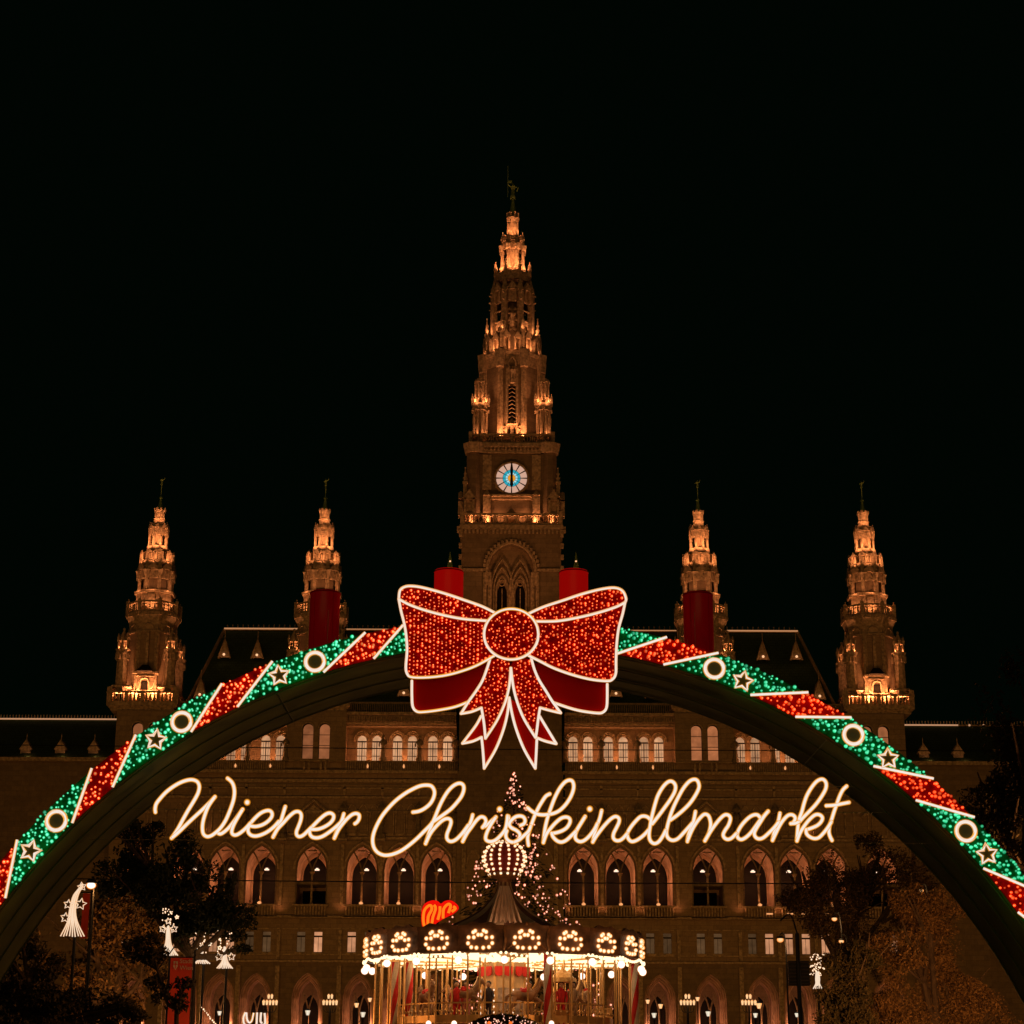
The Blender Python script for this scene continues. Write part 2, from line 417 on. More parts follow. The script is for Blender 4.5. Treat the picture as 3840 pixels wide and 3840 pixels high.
# loggia lamp pieces
lampm = MB(); lampm.box(-0.24, 0.24, -0.1, 0.1, -0.05, 0.09); lampm.box(-0.12, 0.12, -0.1, 0.1, 0.09, 0.2)
lamp0 = lampm.build('hanging_lamp', glow('loggia_lamp', (1.0, 0.66, 0.45), 1.5, sample=False), hall); lamp_used = [False]
upm = MB(); upm.frust(0, 0, 0, 0.16, 0.16, 0.24, 8); upm.ball((0, 0, 0.2), 0.15, 6, 4, 0.6)
up0 = upm.build('uplight', glow('uplight_amber', (1.0, 0.40, 0.14), 1.0, sample=False), hall); up_used = [False]

REC = 4.2
def big_bay(x, x0, x1, split):
    """great window of the main storey: outer pointed opening, splayed reveal, dark inner window, mullion with forked tracery"""
    rev, trac = MB(), MB()
    w = fx(120); zs, zsp, za = zy(3397), zy(3262), zy(3172)
    pts = arch_pts(x, w, zs, zsp, za, 9); wall_bay(wall, x0, x1, zD1, zB1, 0, pts)
    w2 = fx(110); in_pts = arch_pts(x, w2, zs - 0.2, zsp - 0.2, za - 0.25, 9)
    reveal(rev, pts, 0.0, in_pts, REC)
    # inner wall with the dark window
    p3 = arch_pts(x, fx(94), zs - 0.1, zy(3276), zy(3200), 9)
    wall_bay(rev, x - w2 / 2 - 0.3, x + w2 / 2 + 0.3, zs - 0.8, za + 0.4, REC, p3)
    g = MB(); pane(g, p3, REC + 0.35); g.build('pane', GLASS, hall)
    # hood mould
    trim.tube([(px_, -0.10, pz) for px_, pz in arch_pts(x, w + 0.35, zs, zsp, za + 0.30, 9)][1:-1], 0.14, 5)
    trac.tube([(px_, 0.12, pz) for px_, pz in arch_pts(x, w - 0.1, zs, zsp, za - 0.05, 9)], 0.10, 5)
    # column, capital
    c = MB(); c.frust(x, 0.45, zs, zsp - 0.55, 0.12, 0.10, 8); c.frust(x, 0.45, zs, zs + 0.35, 0.24, 0.14, 8); c.frust(x, 0.45, zsp - 0.6, zsp - 0.25, 0.12, 0.30, 8)
    c.build('column', TRIM, hall)
    for s_ in (-1, 1):
        c_ = [(x + s_ * 0.02, 0.45, zsp - 0.3), (x + s_ * 0.16, 0.42, zsp + 0.35), (x + s_ * 0.52, 0.4, zsp + 1.15), (x + s_ * 0.95, 0.36, zsp + 1.9)]
        trac.tube(cat(c_, 4), 0.085, 5)
    # little shield of tracery in the head
    trac.tube([(x - 0.48, 0.4, za - 0.55), (x + 0.48, 0.4, za - 0.55)], 0.07, 5)
    if split:
        trac.box(x - w / 2, x + w / 2, 0.5, REC, zy(3318), zy(3304)); rev.box(x - w / 2 + .05, x + w / 2 - .05, REC - 0.12, REC - 0.02, zy(3330), zy(3304))
    # balustrade below
    zb0, zb1 = zy(3437), zs - 0.02
    trim.box(x - w / 2 - 0.2, x + w / 2 + 0.2, -0.55, -0.05, zb1 - 0.12, zb1 + 0.06); trim.box(x - w / 2 - 0.2, x + w / 2 + 0.2, -0.55, -0.05, zb0 - 0.15, zb0)
    for k in range(11): trim.box(x - w / 2 + (k + .3) * w / 11, x - w / 2 + (k + .75) * w / 11, -0.42, -0.22, zb0, zb1 - 0.1)
    rev.build('window_reveal', REVEAL, hall, fix=False); trac.build('tracery', TRACERY, hall)
    # lamp and uplight
    lp = (x + (0.32 if sgn < 0 else -0.32), 2.4, zy(3262) + 0.15)
    if not lamp_used[0]: lamp_used[0] = True; lamp0.location = lp
    else: inst(lamp0, lp, hall)
    point('loggia_light', (X0 + x * 0.985, YF + 2.2, zy(3300)), 150, (1.0, 0.42, 0.19), 0.3)
    if not split:
        up = (x, -0.30, zs + 0.06)
        if not up_used[0]: up_used[0] = True; up0.location = up
        else: inst(up0, up, hall)
        point('uplight_lamp', (X0 + x, YF - 0.35, zs + 0.42), 14, AMB, 0.08)
def arcade_bay(x, x0, x1):
    rev, trac = MB(), MB()
    zs, zsp, za = 0.4, zy(3745), zy(3652)
    w = fx(116, 3700); pts = arch_pts(x, w, zs, zsp, za, 9)
    wall_bay(low, x0, x1, 0, zE1, 0, pts)
    prev = pts; y0 = 0.0
    for k in range(1, 4):      # stepped mouldings
        q = arch_pts(x, w - 0.36 * k, zs, zsp - 0.05, za - 0.22 * k, 9)
        reveal(rev, prev, y0, prev, y0 + 0.35); reveal(rev, prev, y0 + 0.35, q, y0 + 0.40)
        rev.tube([(a, y0 + 0.36, b) for a, b in q][1:-1], 0.07, 5)
        prev = q; y0 += 0.40
    reveal(rev, prev, y0, prev, 3.4)
    # back of the arcade: wall, dark glazed doorway with forked tracery
    p3 = arch_pts(x, fx(60, 3700), 0.2, zy(3790), zy(3728), 7)
    wall_bay(low, x - w / 2, x + w / 2, 0, za, 3.4, p3)
    g = MB(); pane(g, p3, 3.7); g.build('pane', GLASS, hall)
    for s_ in (-1, 1): trac.tube(cat([(x, 1.4, zsp - 2.0), (x + s_ * 0.1, 1.4, zsp - 0.8), (x + s_ * 0.55, 1.4, zsp + 0.6)], 4), 0.09, 5)
    trac.tube([(x, 1.4, 0), (x, 1.4, zsp - 1.9)], 0.10, 6)
    rev.build('arch_moulding', REVEAL, hall, fix=False); trac.build('tracery', TRACERY, hall)
    point('arcade_light', (X0 + x - sgn * 0.9, YF + 0.5, 8.0), 230, (1.0, 0.42, 0.22), 0.3)

for sgn in (-1, 1):
    low.v, low.f, low.mi = [], [], []
    for i, b in enumerate(BAYS):
        x = sgn * fx(b); xa, xb = sorted((sgn * fx(edges[i + 1]), sgn * fx(edges[i + 2])))
        tw = b in TOWER_BAYS
        arcade_bay(x, xa, xb)
        # office windows
        z0, z1 = zE1, zD1
        ws = fx(31, 3530) / 2; wz0, wz1 = zy(3573), zy(3497)
        xs = [x - fx(32, 3530), x + fx(32, 3530)]
        wall_quad(wall, xa, xb, z0, wz0, 0); wall_quad(wall, xa, xb, wz1, z1, 0)
        cuts = [xa, xs[0] - ws, xs[0] + ws, xs[1] - ws, xs[1] + ws, xb]
        for k in (0, 2, 4): wall_quad(wall, cuts[k], cuts[k + 1], wz0, wz1, 0)
        for q in xs:
            rp = [(q - ws, wz0), (q - ws, wz1), (q + ws, wz1), (q + ws, wz0)]
            sr_ = MB(); reveal(sr_, rp, 0, rp, 0.5); sr_.build('window_reveal', REVEAL, hall, fix=False)
            put_window('small', q, 0, wz0, WIN_DARK if (sgn > 0 and b in (555 , 743)) or random.random() < 0.12 else None)
            trim.box(q - ws - 0.15, q + ws + 0.15, -0.14, -0.004, wz0 - 0.25, wz0 - 0.06)
        big_bay(x, xa, xb, tw)
        # blank storey with string courses, canopied niche figures
        wall_quad(wall, xa, xb, zB1, zU1, 0)
        if tw:
            trim.tube([(x - 1.9, -0.2, zy(3062)), (x, -0.25, zy(3005)), (x + 1.9, -0.2, zy(3062))], 0.16, 5)
            trim.slab([(x - 1.2, zy(3055)), (x, zy(3022)), (x + 1.2, zy(3055))], -0.18, 0.02)
        for u in (-.30, 0.0, .30):
            bw_ = (xb - xa) * .24; xm_ = x + u * (xb - xa)
            if not tw: trim.tube([(a, -0.05, c) for a, c in arch_pts(xm_, bw_, zy(3120), zy(3050), zy(3018), 5)], 0.07, 5)
            for e_ in (-1, 1):
                trim.frust(xm_ + e_ * bw_ * .5, -0.12, zy(3126), zy(3052), 0.07, 0.06, 6); trim.cbox(xm_ + e_ * bw_ * .5, -0.14, zy(3052), .26, .26, .28)
            trim.box(xm_ - bw_ * .5, xm_ + bw_ * .5, -0.16, -0.004, zy(3136), zy(3128))
        # corner pilasters of each bay, down the whole front
        for e_ in ((xb,) if sgn > 0 else (xa,)): trim.box(e_ - .17, e_ + .17, -0.2, -0.006, zy(3600), zy(3490)); trim.box(e_ - .13, e_ + .13, -0.16, -0.006, zy(2985), zy(2945)); trim.box(e_ - .22, e_ + .22, -0.26, -0.006, 0, zy(3625))
        # top storey
        if tw:
            q1 = [x - fx(31, 2780), x + fx(31, 2780)]; wv = fx(40, 2780) / 2
            h0, sp, h1 = zy(2850), zy(2850) + (zy(2718) - zy(2850)) * 0.86, zy(2718)
            ps = [arch_pts(q, wv * 2, h0, sp, h1, 7) for q in q1]
            wall_bay(wall, xa, x, zU1, zA1, -0.35, ps[0]); wall_bay(wall, x, xb, zU1, zA1, -0.35, ps[1])
            wall.add([(xa, -0.35, zU1), (xa, 1.4, zU1), (xa, 1.4, zA1), (xa, -0.35, zA1)], [(0, 1, 2, 3)])
            wall.add([(xb, -0.35, zU1), (xb, 1.4, zU1), (xb, 1.4, zA1), (xb, -0.35, zA1)], [(0, 1, 2, 3)])
            for q, p_ in zip(q1, ps):
                reveal(rev, p_, -0.35, p_, 0.25); put_window('tower', q, -0.1, h0)
                trim.tube([(a, -0.42, c) for a, c in arch_pts(q, wv * 2 + 0.2, h0, sp, h1 + 0.12, 7)][1:-1], 0.08, 5)
                for k in (-1, 1): # pale balusters below
                    trim.lathe(q + k * 0.25, -0.55, [(0.08, zy(2893)), (0.17, zy(2886)), (0.15, zy(2878)), (0.07, zy(2862))], 6)
        else:
            s1 = fx(28, 2800)
            q1 = [x * 0.978 - s1, x * 0.978 + s1]; wv = fx(35, 2800) / 2
            h0, h1 = zy(2852), zy(2752); sp = h0 + (h1 - h0) * 0.80
            ya = YA - YF
            # the set-back wall is placed through its own depth so it meets the photo's row
            ps = [arch_pts(q, wv * 2, h0, sp, h1, 7) for q in q1]
            wall_bay(wall, xa, sum(q1) / 2, zU1, zA1, ya, ps[0]); wall_bay(wall, sum(q1) / 2, xb, zU1, zA1, ya, ps[1])
            for q, p_ in zip(q1, ps):
                reveal(trim, p_, ya, p_, ya + 0.3); put_window('upper', q, ya + 0.05, h0)
                for dd, rr in ((0.12, 0.07), (0.42, 0.09), (0.75, 0.11)):
                    trim.tube([(a, ya - 0.06, c) for a, c in arch_pts(q, wv * 2 + dd, sp - 0.1, sp, h1 + dd * 0.62, 7)], rr, 5)
            put_statue(xa + 0.02 if sgn > 0 else xb - 0.02, -0.25, zU1 - 0.1, 0.92)
            point('gallery_wash', (X0 + x * 0.978, YF - 0.1, zU1 + 0.3), 120, AMB, 0.25); inst(up0, (x * .978, -0.3, zy(2884)), hall, 0, (.5, .5, 1.6)) if up_used[0] else None
            # open balustrade in front of the gallery
            zb0, zb1 = zy(2893), zy(2860)
            for k in range(17): trim.box(xa + (k + .25) * (xb - xa) / 17, xa + (k + .7) * (xb - xa) / 17, -0.35, -0.15, zb0, zb1)
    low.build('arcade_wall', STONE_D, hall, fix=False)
    # string courses and cornices per half
    xa, xb = sorted((sgn * fx(200), sgn * fx(1512)))
    for py0, py1, out in ((2938, 2926, 0.30), (2962, 2956, 0.16), (2998, 2990, 0.26), (3150, 3142, 0.2), (3446, 3438, 0.55), (3488, 3484, 0.12), (3585, 3580, 0.12), (3612, 3604, 0.3), (2904, 2893, 0.5)):
        trim.box(xa, xb, -out, -0.003, zy(py0), zy(py1))
    trim.box(xa, xb, -0.45, 1.6, zy(2860), zy(2857))
    # cornice with corbel table above the gallery
    for i, b in enumerate(BAYS):
        if b in TOWER_BAYS: continue
        ca, cb = sorted((sgn * fx(edges[i + 1]), sgn * fx(edges[i + 2])))
        trim.box(ca, cb, 0.3, 1.5, zy(2716), zy(2708)); trim.box(ca, cb, -0.1, 1.5, zy(2682), zy(2672)); trim.box(ca, cb, 0.5, 1.5, zy(2722), zy(2719))
        n = 22
        for k in range(n): trim.box(ca + (k + .15) * (cb - ca) / n, ca + (k + .7) * (cb - ca) / n, 0.05, 0.9, zy(2706), zy(2684))
        # parapet above
        for k in range(20): trac.box(ca + (k + .3) * (cb - ca) / 20, ca + (k + .6) * (cb - ca) / 20, 0.1, 0.3, zy(2670), zy(2640))
        trac.box(ca, cb, 0.05, 0.35, zy(2640), zy(2634))
    # niche figures between the great windows
    for b in (346, 485, 208, 629, 857, 1002):
        x = sgn * fx(b)
        put_statue(x, -0.35, zy(3150), 1.05)
        trac.frust(x, -0.3, zy(3035), zy(3010), 0.5, 0.05, 6); trac.frust(x, -0.3, zy(3045), zy(3035), 0.35, 0.5, 6)
        trim.box(x - 0.16, x + 0.16, -0.22, -0.002, zy(3400), zy(3170))
        trim.box(x - 0.45, x + 0.45, -0.7, -0.01, zy(3158), zy(3148))
for sgn in (-1, 1):
    for b in edges[1:8]: uplight('ledge_uplight', (X0 + sgn * fx(b), YF - 0.75, zy(3436)), (X0 + sgn * fx(b), YF + 9), 46, 0.1, 0.05)
    for b in edges[1:8]: uplight('ledge_uplight', (X0 + sgn * fx(b), YF - 0.6, zy(3140)), (X0 + sgn * fx(b), YF + 9), 26, 0.1, 0.05)
# middle projection under the clock tower: porch wall, balcony (the tower rises from it)
cx = fx(200)
wall_quad(wall, -cx, -fx(208), 0, zU1, 0)
wall.box(-cx, cx, -1.3, 0.5, 0, zy(2900))
for py0, py1, out in ((2870, 2850, 0.3), (2830, 2810, 0.22), (2940, 2926, 0.3), (2998, 2990, 0.26), (3446, 3438, 0.4)):
    trim.box(-cx * 0.93, cx * 0.93, -1.3 - out, -1.28, zy(py0), zy(py1))
for u in (-.86, -.5, -.2, .2, .5, .86):
    trim.box(u * cx - .2, u * cx + .2, -1.55, -1.29, 2.0, zy(2900)); trim.frust(u * cx, -1.45, zy(2900), zy(2880), .34, .05, 4)
for u in (-.68, 0, .68):
    trim.tube([(a, -1.34, c) for a, c in arch_pts(u * cx, cx * .26, zy(3120), zy(3040), zy(3000), 7)], .1, 5); trim.tube([(a, -1.34, c) for a, c in arch_pts(u * cx, cx * .26, zy(3390), zy(3250), zy(3190), 7)], .12, 5)
wall.build('wall', STONE, hall, fix=False)
trim.build('moulding', TRIM, hall)
trac.build('parapet', TRACERY, hall)

# roof with hips, ridge cresting, glowing strip painting in its floodlit edge, dormers
rf = MB(); YR = YF + 9.5
zr = Z(2366, YR); ze = zy(2655)
xl, xr = P(842, 2370, YR).x - X0, P(2990, 2366, YR).x - X0
el, er = P(690, 2645, YF + 1.6).x - X0, P(3142, 2645, YF + 1.6).x - X0
yr = YR - YF
rf.add([(el, 1.6, ze), (er, 1.6, ze), (er, 2 * yr - 1.6, ze), (el, 2 * yr - 1.6, ze), (xl, yr, zr), (xr, yr, zr)],
       [(0, 1, 5, 4), (1, 2, 5), (2, 3, 4, 5), (3, 0, 4)])
roof = rf.build('roof', ROOF, hall)
rc = MB(); rc.box(xl, xr, yr - 0.3, yr + 0.3, zr - 0.1, zr + 0.15)
for k in range(110): rc.cbox(xl + (k + .5) * (xr - xl) / 110, yr, zr + 0.15, 0.10, 0.10, 0.45, PI / 4)
for sx, ex in ((xl, el), (xr, er)): rc.tube([(sx, yr, zr), (ex, 1.6, ze)], 0.22, 5)
rc.build('ridge_cresting', mat('ridge_metal', (0.45, 0.3, 0.16), 0.6, 0.4), roof)
ls = MB(); ls.box(xl, P(1135, 2360, YR).x - X0, yr - 0.42, yr - 0.34, zr - 0.02, zr + 0.13)
ls.box(P(1300, 2360, YR).x - X0, P(2535, 2360, YR).x - X0, yr - 0.42, yr - 0.34, zr + 0.0, zr + 0.08); ls.box(P(2725, 2360, YR).x - X0, xr, yr - 0.42, yr - 0.34, zr - 0.02, zr + 0.13)
ls.build('ridge_glow_strip', glow('ridge_glow', (1.0, 0.45, 0.19), 0.50, sample=False), roof)
def dormer_mesh():
    d = MB(); w, h = 1.15, 2.1
    d.add([(-w / 2, 0, 0), (w / 2, 0, 0), (0, 0, h), (0, 2.2, h)], [(0, 1, 2)])
    d.add([(-w / 2, 0, 0), (0, 0, h), (0, 2.4, h), (-w / 2, 1.2, 0)], [(0, 1, 2, 3)])
    d.add([(w / 2, 0, 0), (0, 0, h), (0, 2.4, h), (w / 2, 1.2, 0)], [(0, 1, 2, 3)])
    d.tube([(-w / 2 - .1, -0.08, -0.1), (0, -0.08, h + 0.1), (w / 2 + .1, -0.08, -0.1)], 0.11, 5); d.tube([(0, -0.05, h), (0, -0.05, h + 1.0)], 0.045, 4)
    return d.build('dormer', TRIM, roof)
dm = dormer_mesh(); wl = MB(); wl.ball((0, -0.35, 0.28), 0.15, 6, 4)
wl0 = wl.build('window_lamp', glow('dormer_lamp', (1.0, 0.50, 0.24), 1.3, sample=False), roof)
fst = True
for px_, py_ in ((845, 2472), (968, 2474), (755, 2622), (1385, 2612), (1516, 2616), (2308, 2618), (2440, 2622), (2857, 2480), (2982, 2480), (3068, 2628)):
    t = (2645 - py_) / (2645 - 2366); yy = 1.6 + (yr - 1.6) * max(0, t) ** 1.0
    p = P(px_, py_, YF + yy); o = dm if fst else inst(dm, (0, 0, 0), roof)
    o.location = (p.x - X0, yy - 0.9, p.z); q = wl0 if fst else inst(wl0, (0, 0, 0), roof)
    q.location = o.location; fst = False
    point('dormer_light', (p.x, YF + yy - 1.5, p.z + 0.1), 2.2, AMB, 0.05)

spm = MB(); hh_ = Z(2070, YR) - (zr - 2)
spm.frust(0, 0, 0, hh_ * .45, 1.25, 1.15, 4); spm.frust(0, 0, hh_ * .45, hh_, 1.35, 0.04, 4)
sp0 = spm.build('roof_spirelet', COPPER, roof); sp0.location = (P(1688, 2100, YR).x - X0, yr, zr - 2)
inst(sp0, (P(2160, 2100, YR).x - X0, yr, zr - 2), roof)
for q in (1688, 2160):
    wq = P(q, 2112, YR - 1.1); inst(wl0, (wq.x - X0, YR - 1.0 - YF, wq.z), roof, 0, (.7, .7, .7)); point('spirelet_light', (wq.x, YR - 2.0, wq.z + .3), 4, AMB, .05)
# lower wings either side
def wing(sgn, label):
    xo = sgn * (fx(1510)); xe = sgn * fx(3000)
    w = empty('side_wing', (X0 + xo, YF + 3, 0), label, 'building wing', 'lower wings of the town hall')
    Yw = YF + 3; zw = Z(2860, Yw); Yr = YF + 11; zr_ = Z(2708 if sgn < 0 else 2716, Yr)
    a, b = sorted((0, xe - xo)); m = MB(); m.box(a, b, 0, 14, 0, zw); m.build('wall', STONE_D, w)
    m = MB(); m.add([(a, -0.2, zw), (b, -0.2, zw), (b, 8, zr_), (a, 8, zr_), (b, 16, zw), (a, 16, zw)], [(0, 1, 2, 3), (3, 2, 4, 5), (0, 3, 5), (1, 4, 2)])
    r = m.build('roof', ROOF, w)
    m = MB(); m.box(a, b, -0.5, -0.02, zw - 0.1, zw + 0.3); m.build('cornice', TRIM, w)
    m = MB(); m.box(a, b, 7.8, 8.2, zr_, zr_ + 0.15)
    for k in range(120): m.cbox(a + (k + .5) * (b - a) / 120, 8, zr_ + 0.15, 0.1, 0.1, 0.45)
    m.build('ridge_cresting', TRIM, r)
    lim = (P(3590, 2716, Yr).x - X0 - xo) if sgn > 0 else a
    m = MB(); m.box(min(0, lim), max(0, lim), 7.6, 7.68, zr_ - 0.02, zr_ + 0.14)
    if sgn > 0:
        for q in (3632, 3685): m.ball((P(q, 2718, Yr).x - X0 - xo, 7.6, zr_ + 0.05), 0.13)
    m.build('ridge_glow_strip', glow('wing_ridge_glow', (1.0, 0.50, 0.25), 0.5, sample=False), r)  # glowing strip put in for the floodlit ridge
    d0 = None
    for q in ((95, 225, 350) if sgn < 0 else (3464, 3593)):
        p = P(q, 2848, Yw + 1.5); d = MB()
        d.box(-0.55, 0.55, 0, 1.5, 0, 1.1); d.slab([(-0.7, 1.1), (0, 2.2), (0.7, 1.1)], -0.05, 1.5); d.frust(0, 0.3, 2.1, 2.9, 0.08, 0.02, 4)
        if d0 is None: d0 = d.build('dormer', TRIM, r); o = d0
        else: o = inst(d0, (0, 0, 0), r)
        o.location = (p.x - X0 - xo, 1.2, zw + 0.35)
        point('wing_dormer_light', (p.x + 0.5, Yw + 0.3, zw + 0.7), 4.5, (1, .45, .2), 0.05)
    return w
wing(-1, 'low dark wing with a gold lit roof ridge, left of the town hall towers')
wing(1, 'low dark wing with a gold lit roof ridge, right of the town hall towers')

# ================================================================== TOWERS
def octo(hw): return hw / math.cos(PI / 8)      # apothem -> radius
def ring_pos(hw, n=8, off=0.0): return [(hw * math.sin(2 * PI * k / n + off), -hw * math.cos(2 * PI * k / n + off)) for k in range(n)]
def pinnacle(mb, x, y, z0, h, w):
    mb.cbox(x, y, z0, w, w, h * 0.42); mb.cbox(x, y, z0 + h * 0.42, w * 1.35, w * 1.35, h * 0.06)
    mb.frust(x, y, z0 + h * 0.46, z0 + h * 0.93, w * 0.62, w * 0.10, 4)
    mb.ball((x, y, z0 + h * 0.93), w * 0.26, 4, 3)
    for k in range(2):
        zz = z0 + h * (0.58 + 0.14 * k); r = w * (0.62 - 0.2 * k)
        for a in range(4): mb.cbox(x + r * math.cos(PI / 4 + a * PI / 2), y + r * math.sin(PI / 4 + a * PI / 2), zz, w * 0.22, w * 0.22, w * 0.22)
def gabled_niche(mb, x, y, z0, z1, w, d, ang):
    """small aedicule facing outwards: two posts, pointed gable, slab behind"""
    c, s = math.cos(ang), math.sin(ang)
    T = lambda u, v, z: (x + u * c - v * s, y + u * s + v * c, z)
    h = z1 - z0; zg = z0 + h * 0.66
    def bx(u0, u1, v0, v1, a, b):
        mb.add([T(u0, v0, a), T(u1, v0, a), T(u1, v1, a), T(u0, v1, a), T(u0, v0, b), T(u1, v0, b), T(u1, v1, b), T(u0, v1, b)],
               [(0, 3, 2, 1), (4, 5, 6, 7), (0, 1, 5, 4), (1, 2, 6, 5), (2, 3, 7, 6), (3, 0, 4, 7)])
    bx(-w / 2, -w / 2 + w * 0.2, -d, 0, z0, zg); bx(w / 2 - w * 0.2, w / 2, -d, 0, z0, zg); bx(-w / 2, w / 2, -0.05, 0.05, z0, zg)
    bx(-w / 2, w / 2, -d, 0, zg - h * 0.07, zg)
    mb.add([T(-w * .6, -d, zg), T(w * .6, -d, zg), T(0, -d, z1), T(-w * .6, 0, zg), T(w * .6, 0, zg), T(0, 0, z1)], [(0, 1, 2), (3, 5, 4), (0, 3, 4, 1), (1, 4, 5, 2), (2, 5, 3, 0)])
    mb.ball(T(0, -d * .5, z1), w * 0.12, 4, 3)
def balustrade(mb, hw, z0, z1, n, per, octagon=True, t=0.12):
    """rails with posts and lozenge tracery on each side of an n-sided ring"""
    R = hw / math.cos(PI / n); h = z1 - z0
    for k in range(n):
        a0 = -PI / 2 - PI / n + 2 * PI * k / n; a1 = a0 + 2 * PI / n
        p, q = Vector((R * math.cos(a0), R * math.sin(a0), 0)), Vector((R * math.cos(a1), R * math.sin(a1), 0))
        L = (q - p).length; ang = math.atan2((q - p).y, (q - p).x); m = (p + q) / 2
        mb.cbox(m.x, m.y, z0, L, t * 1.6, h * 0.14, ang); mb.cbox(m.x, m.y, z1 - h * 0.16, L, t * 2, h * 0.16, ang)
        mb.cbox(p.x, p.y, z0, t * 2.6, t * 2.6, h * 1.18, ang)
        for j in range(per):
            c = p + (q - p) * ((j + 0.5) / per); r = min(h * 0.34, L / per * 0.46); d = (q - p).normalized()
            zc = z0 + h * 0.49
            pts = [c + d * (r * math.cos(v)) + Vector((0, 0, zc + r * math.sin(v))) for v in [2 * PI * i / 8 for i in range(8)]]
            mb.tube(pts, t * 0.42, 4, closed=True)
            if j: e = p + (q - p) * (j / per); mb.cbox(e.x, e.y, z0, t * .8, t * .8, h * 0.9, ang)
            mb.tube([c + Vector((0, 0, zc - r)), c + Vector((0, 0, zc + r))], t * 0.3, 4)
def figure(mb, x, y, z, s, arm=True):
    mb.lathe(x, y, [(0.30 * s, z), (0.22 * s, z + 0.9 * s), (0.34 * s, z + 1.45 * s), (0.1 * s, z + 1.6 * s)], 7); mb.ball((x, y, z + 1.75 * s), 0.15 * s, 6, 5)
    if arm:
        mb.tube([(x + .3 * s, y, z + 1.4 * s), (x + .75 * s, y, z + 1.75 * s), (x + .75 * s, y, z + 2.1 * s)], 0.09 * s, 5)
        mb.tube([(x - .3 * s, y, z + 1.4 * s), (x - .55 * s, y, z + 1.0 * s)], 0.09 * s, 5)

# ---------------- main clock tower
YT = YF + 3.6
xt = X0
ct = empty('clock_tower', (xt, YT, 0), 'tall pointed Gothic clock tower with glowing round clock rising behind the red bow', 'clock tower')
tz = lambda py, hw=3.0: Z(py, YT - hw)
tm = lambda px, py: M(px, py, YT - 3.5)
def T(name, mb, m=STONE, par=None, fix=True): return mb.build(name, m, par or ct, fix=fix)

# lower shaft, with the great recessed arch
hwA = tm(186, 2200); zA0, zA1t = zy(2900) - 6, tz(1990, 5)
m = MB(); fr = -hwA
apex = arch_pts(0, tm(176, 2120), tz(2480, 5), tz(2140, 5), tz(2044, 5), 10)
wall_bay(m, -hwA, hwA, zA0, zA1t, fr, apex)
m.add([(-hwA, fr, zA0), (-hwA, hwA, zA0), (-hwA, hwA, zA1t), (-hwA, fr, zA1t)], [(0, 1, 2, 3)])
m.add([(hwA, fr, zA0), (hwA, hwA, zA0), (hwA, hwA, zA1t), (hwA, fr, zA1t)], [(0, 1, 2, 3)])
m.add([(-hwA, hwA, zA0), (hwA, hwA, zA0), (hwA, hwA, zA1t), (-hwA, hwA, zA1t)], [(0, 1, 2, 3)])
reveal(m, apex, fr, apex, fr + 1.1)
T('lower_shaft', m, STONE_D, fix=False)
m = MB(); lw_ = tm(38, 2250); px_c = tm(34, 2250)
for s_ in (-1, 1):
    lp = arch_pts(s_ * px_c, lw_, tz(2480, 5), tz(2225, 5), tz(2178, 5), 7)
    wall_bay(m, *sorted((0, s_ * tm(90, 2200))), tz(2480, 5), tz(2040, 5), fr + 1.1, lp)
    reveal(m, lp, fr + 1.1, lp, fr + 1.6)
T('recess_wall', m, STONE, fix=False)
m = MB()
for s_ in (-1, 1):
    for dd, yy in ((0.2, 0.9), (0.75, 0.75), (1.3, 0.6)):
        m.tube([(a, fr + yy, c) for a, c in arch_pts(s_ * px_c, lw_ + dd, tz(2300, 5), tz(2210, 5), tz(2165, 5) + dd * 1.6, 7)], 0.12, 5)
    for r_ in (0.35,): m.tube([(s_ * px_c + r_ * math.cos(v), fr + 1.0, tz(2182, 5) + r_ * math.sin(v)) for v in [PI / 4 * i for i in range(8)]], 0.07, 4, closed=True)
    m.tube([(s_ * px_c, fr + 1.3, tz(2480, 5)), (s_ * px_c, fr + 1.3, tz(2200, 5))], 0.07, 4)
R_ = tm(97, 2120)
m.tube([(a, fr - 0.06, c) for a, c in arch_pts(0, tm(180, 2120), tz(2200, 5), tz(2140, 5), tz(2040, 5), 12)], 0.20, 6)
for k in range(19):
    v = PI * (k + .5) / 19; m.cbox(R_ * math.cos(v) * 1.03, fr - 0.12, tz(2140, 5) + R_ * math.sin(v) * 1.06, 0.28, 0.3, 0.34)
for py in (2148,): m.box(-hwA - .15, -tm(96, 2140), fr - 0.2, fr - 0.003, tz(py, 5), tz(py - 10, 5)); m.box(tm(96, 2140), hwA + .15, fr - 0.2, fr - 0.003, tz(py, 5), tz(py - 10, 5))
for s_ in (-1, 1):
    for off in (80, 98): m.frust(s_ * tm(off, 2240), fr - 0.1, tz(2400, 5), tz(2152, 5), 0.22, 0.22, 6)
    for k in range(7): m.cbox(s_ * (hwA + 0.1), fr, tz(2270 - 42 * k, 5), 0.36, 0.5, 0.5)
T('moulding', m, TRIM)
m = MB()
for s_ in (-1, 1): pane(m, arch_pts(s_ * px_c, lw_, tz(2480, 5), tz(2225, 5), tz(2178, 5), 7), fr + 1.58)
T('pane', m, GLASS)

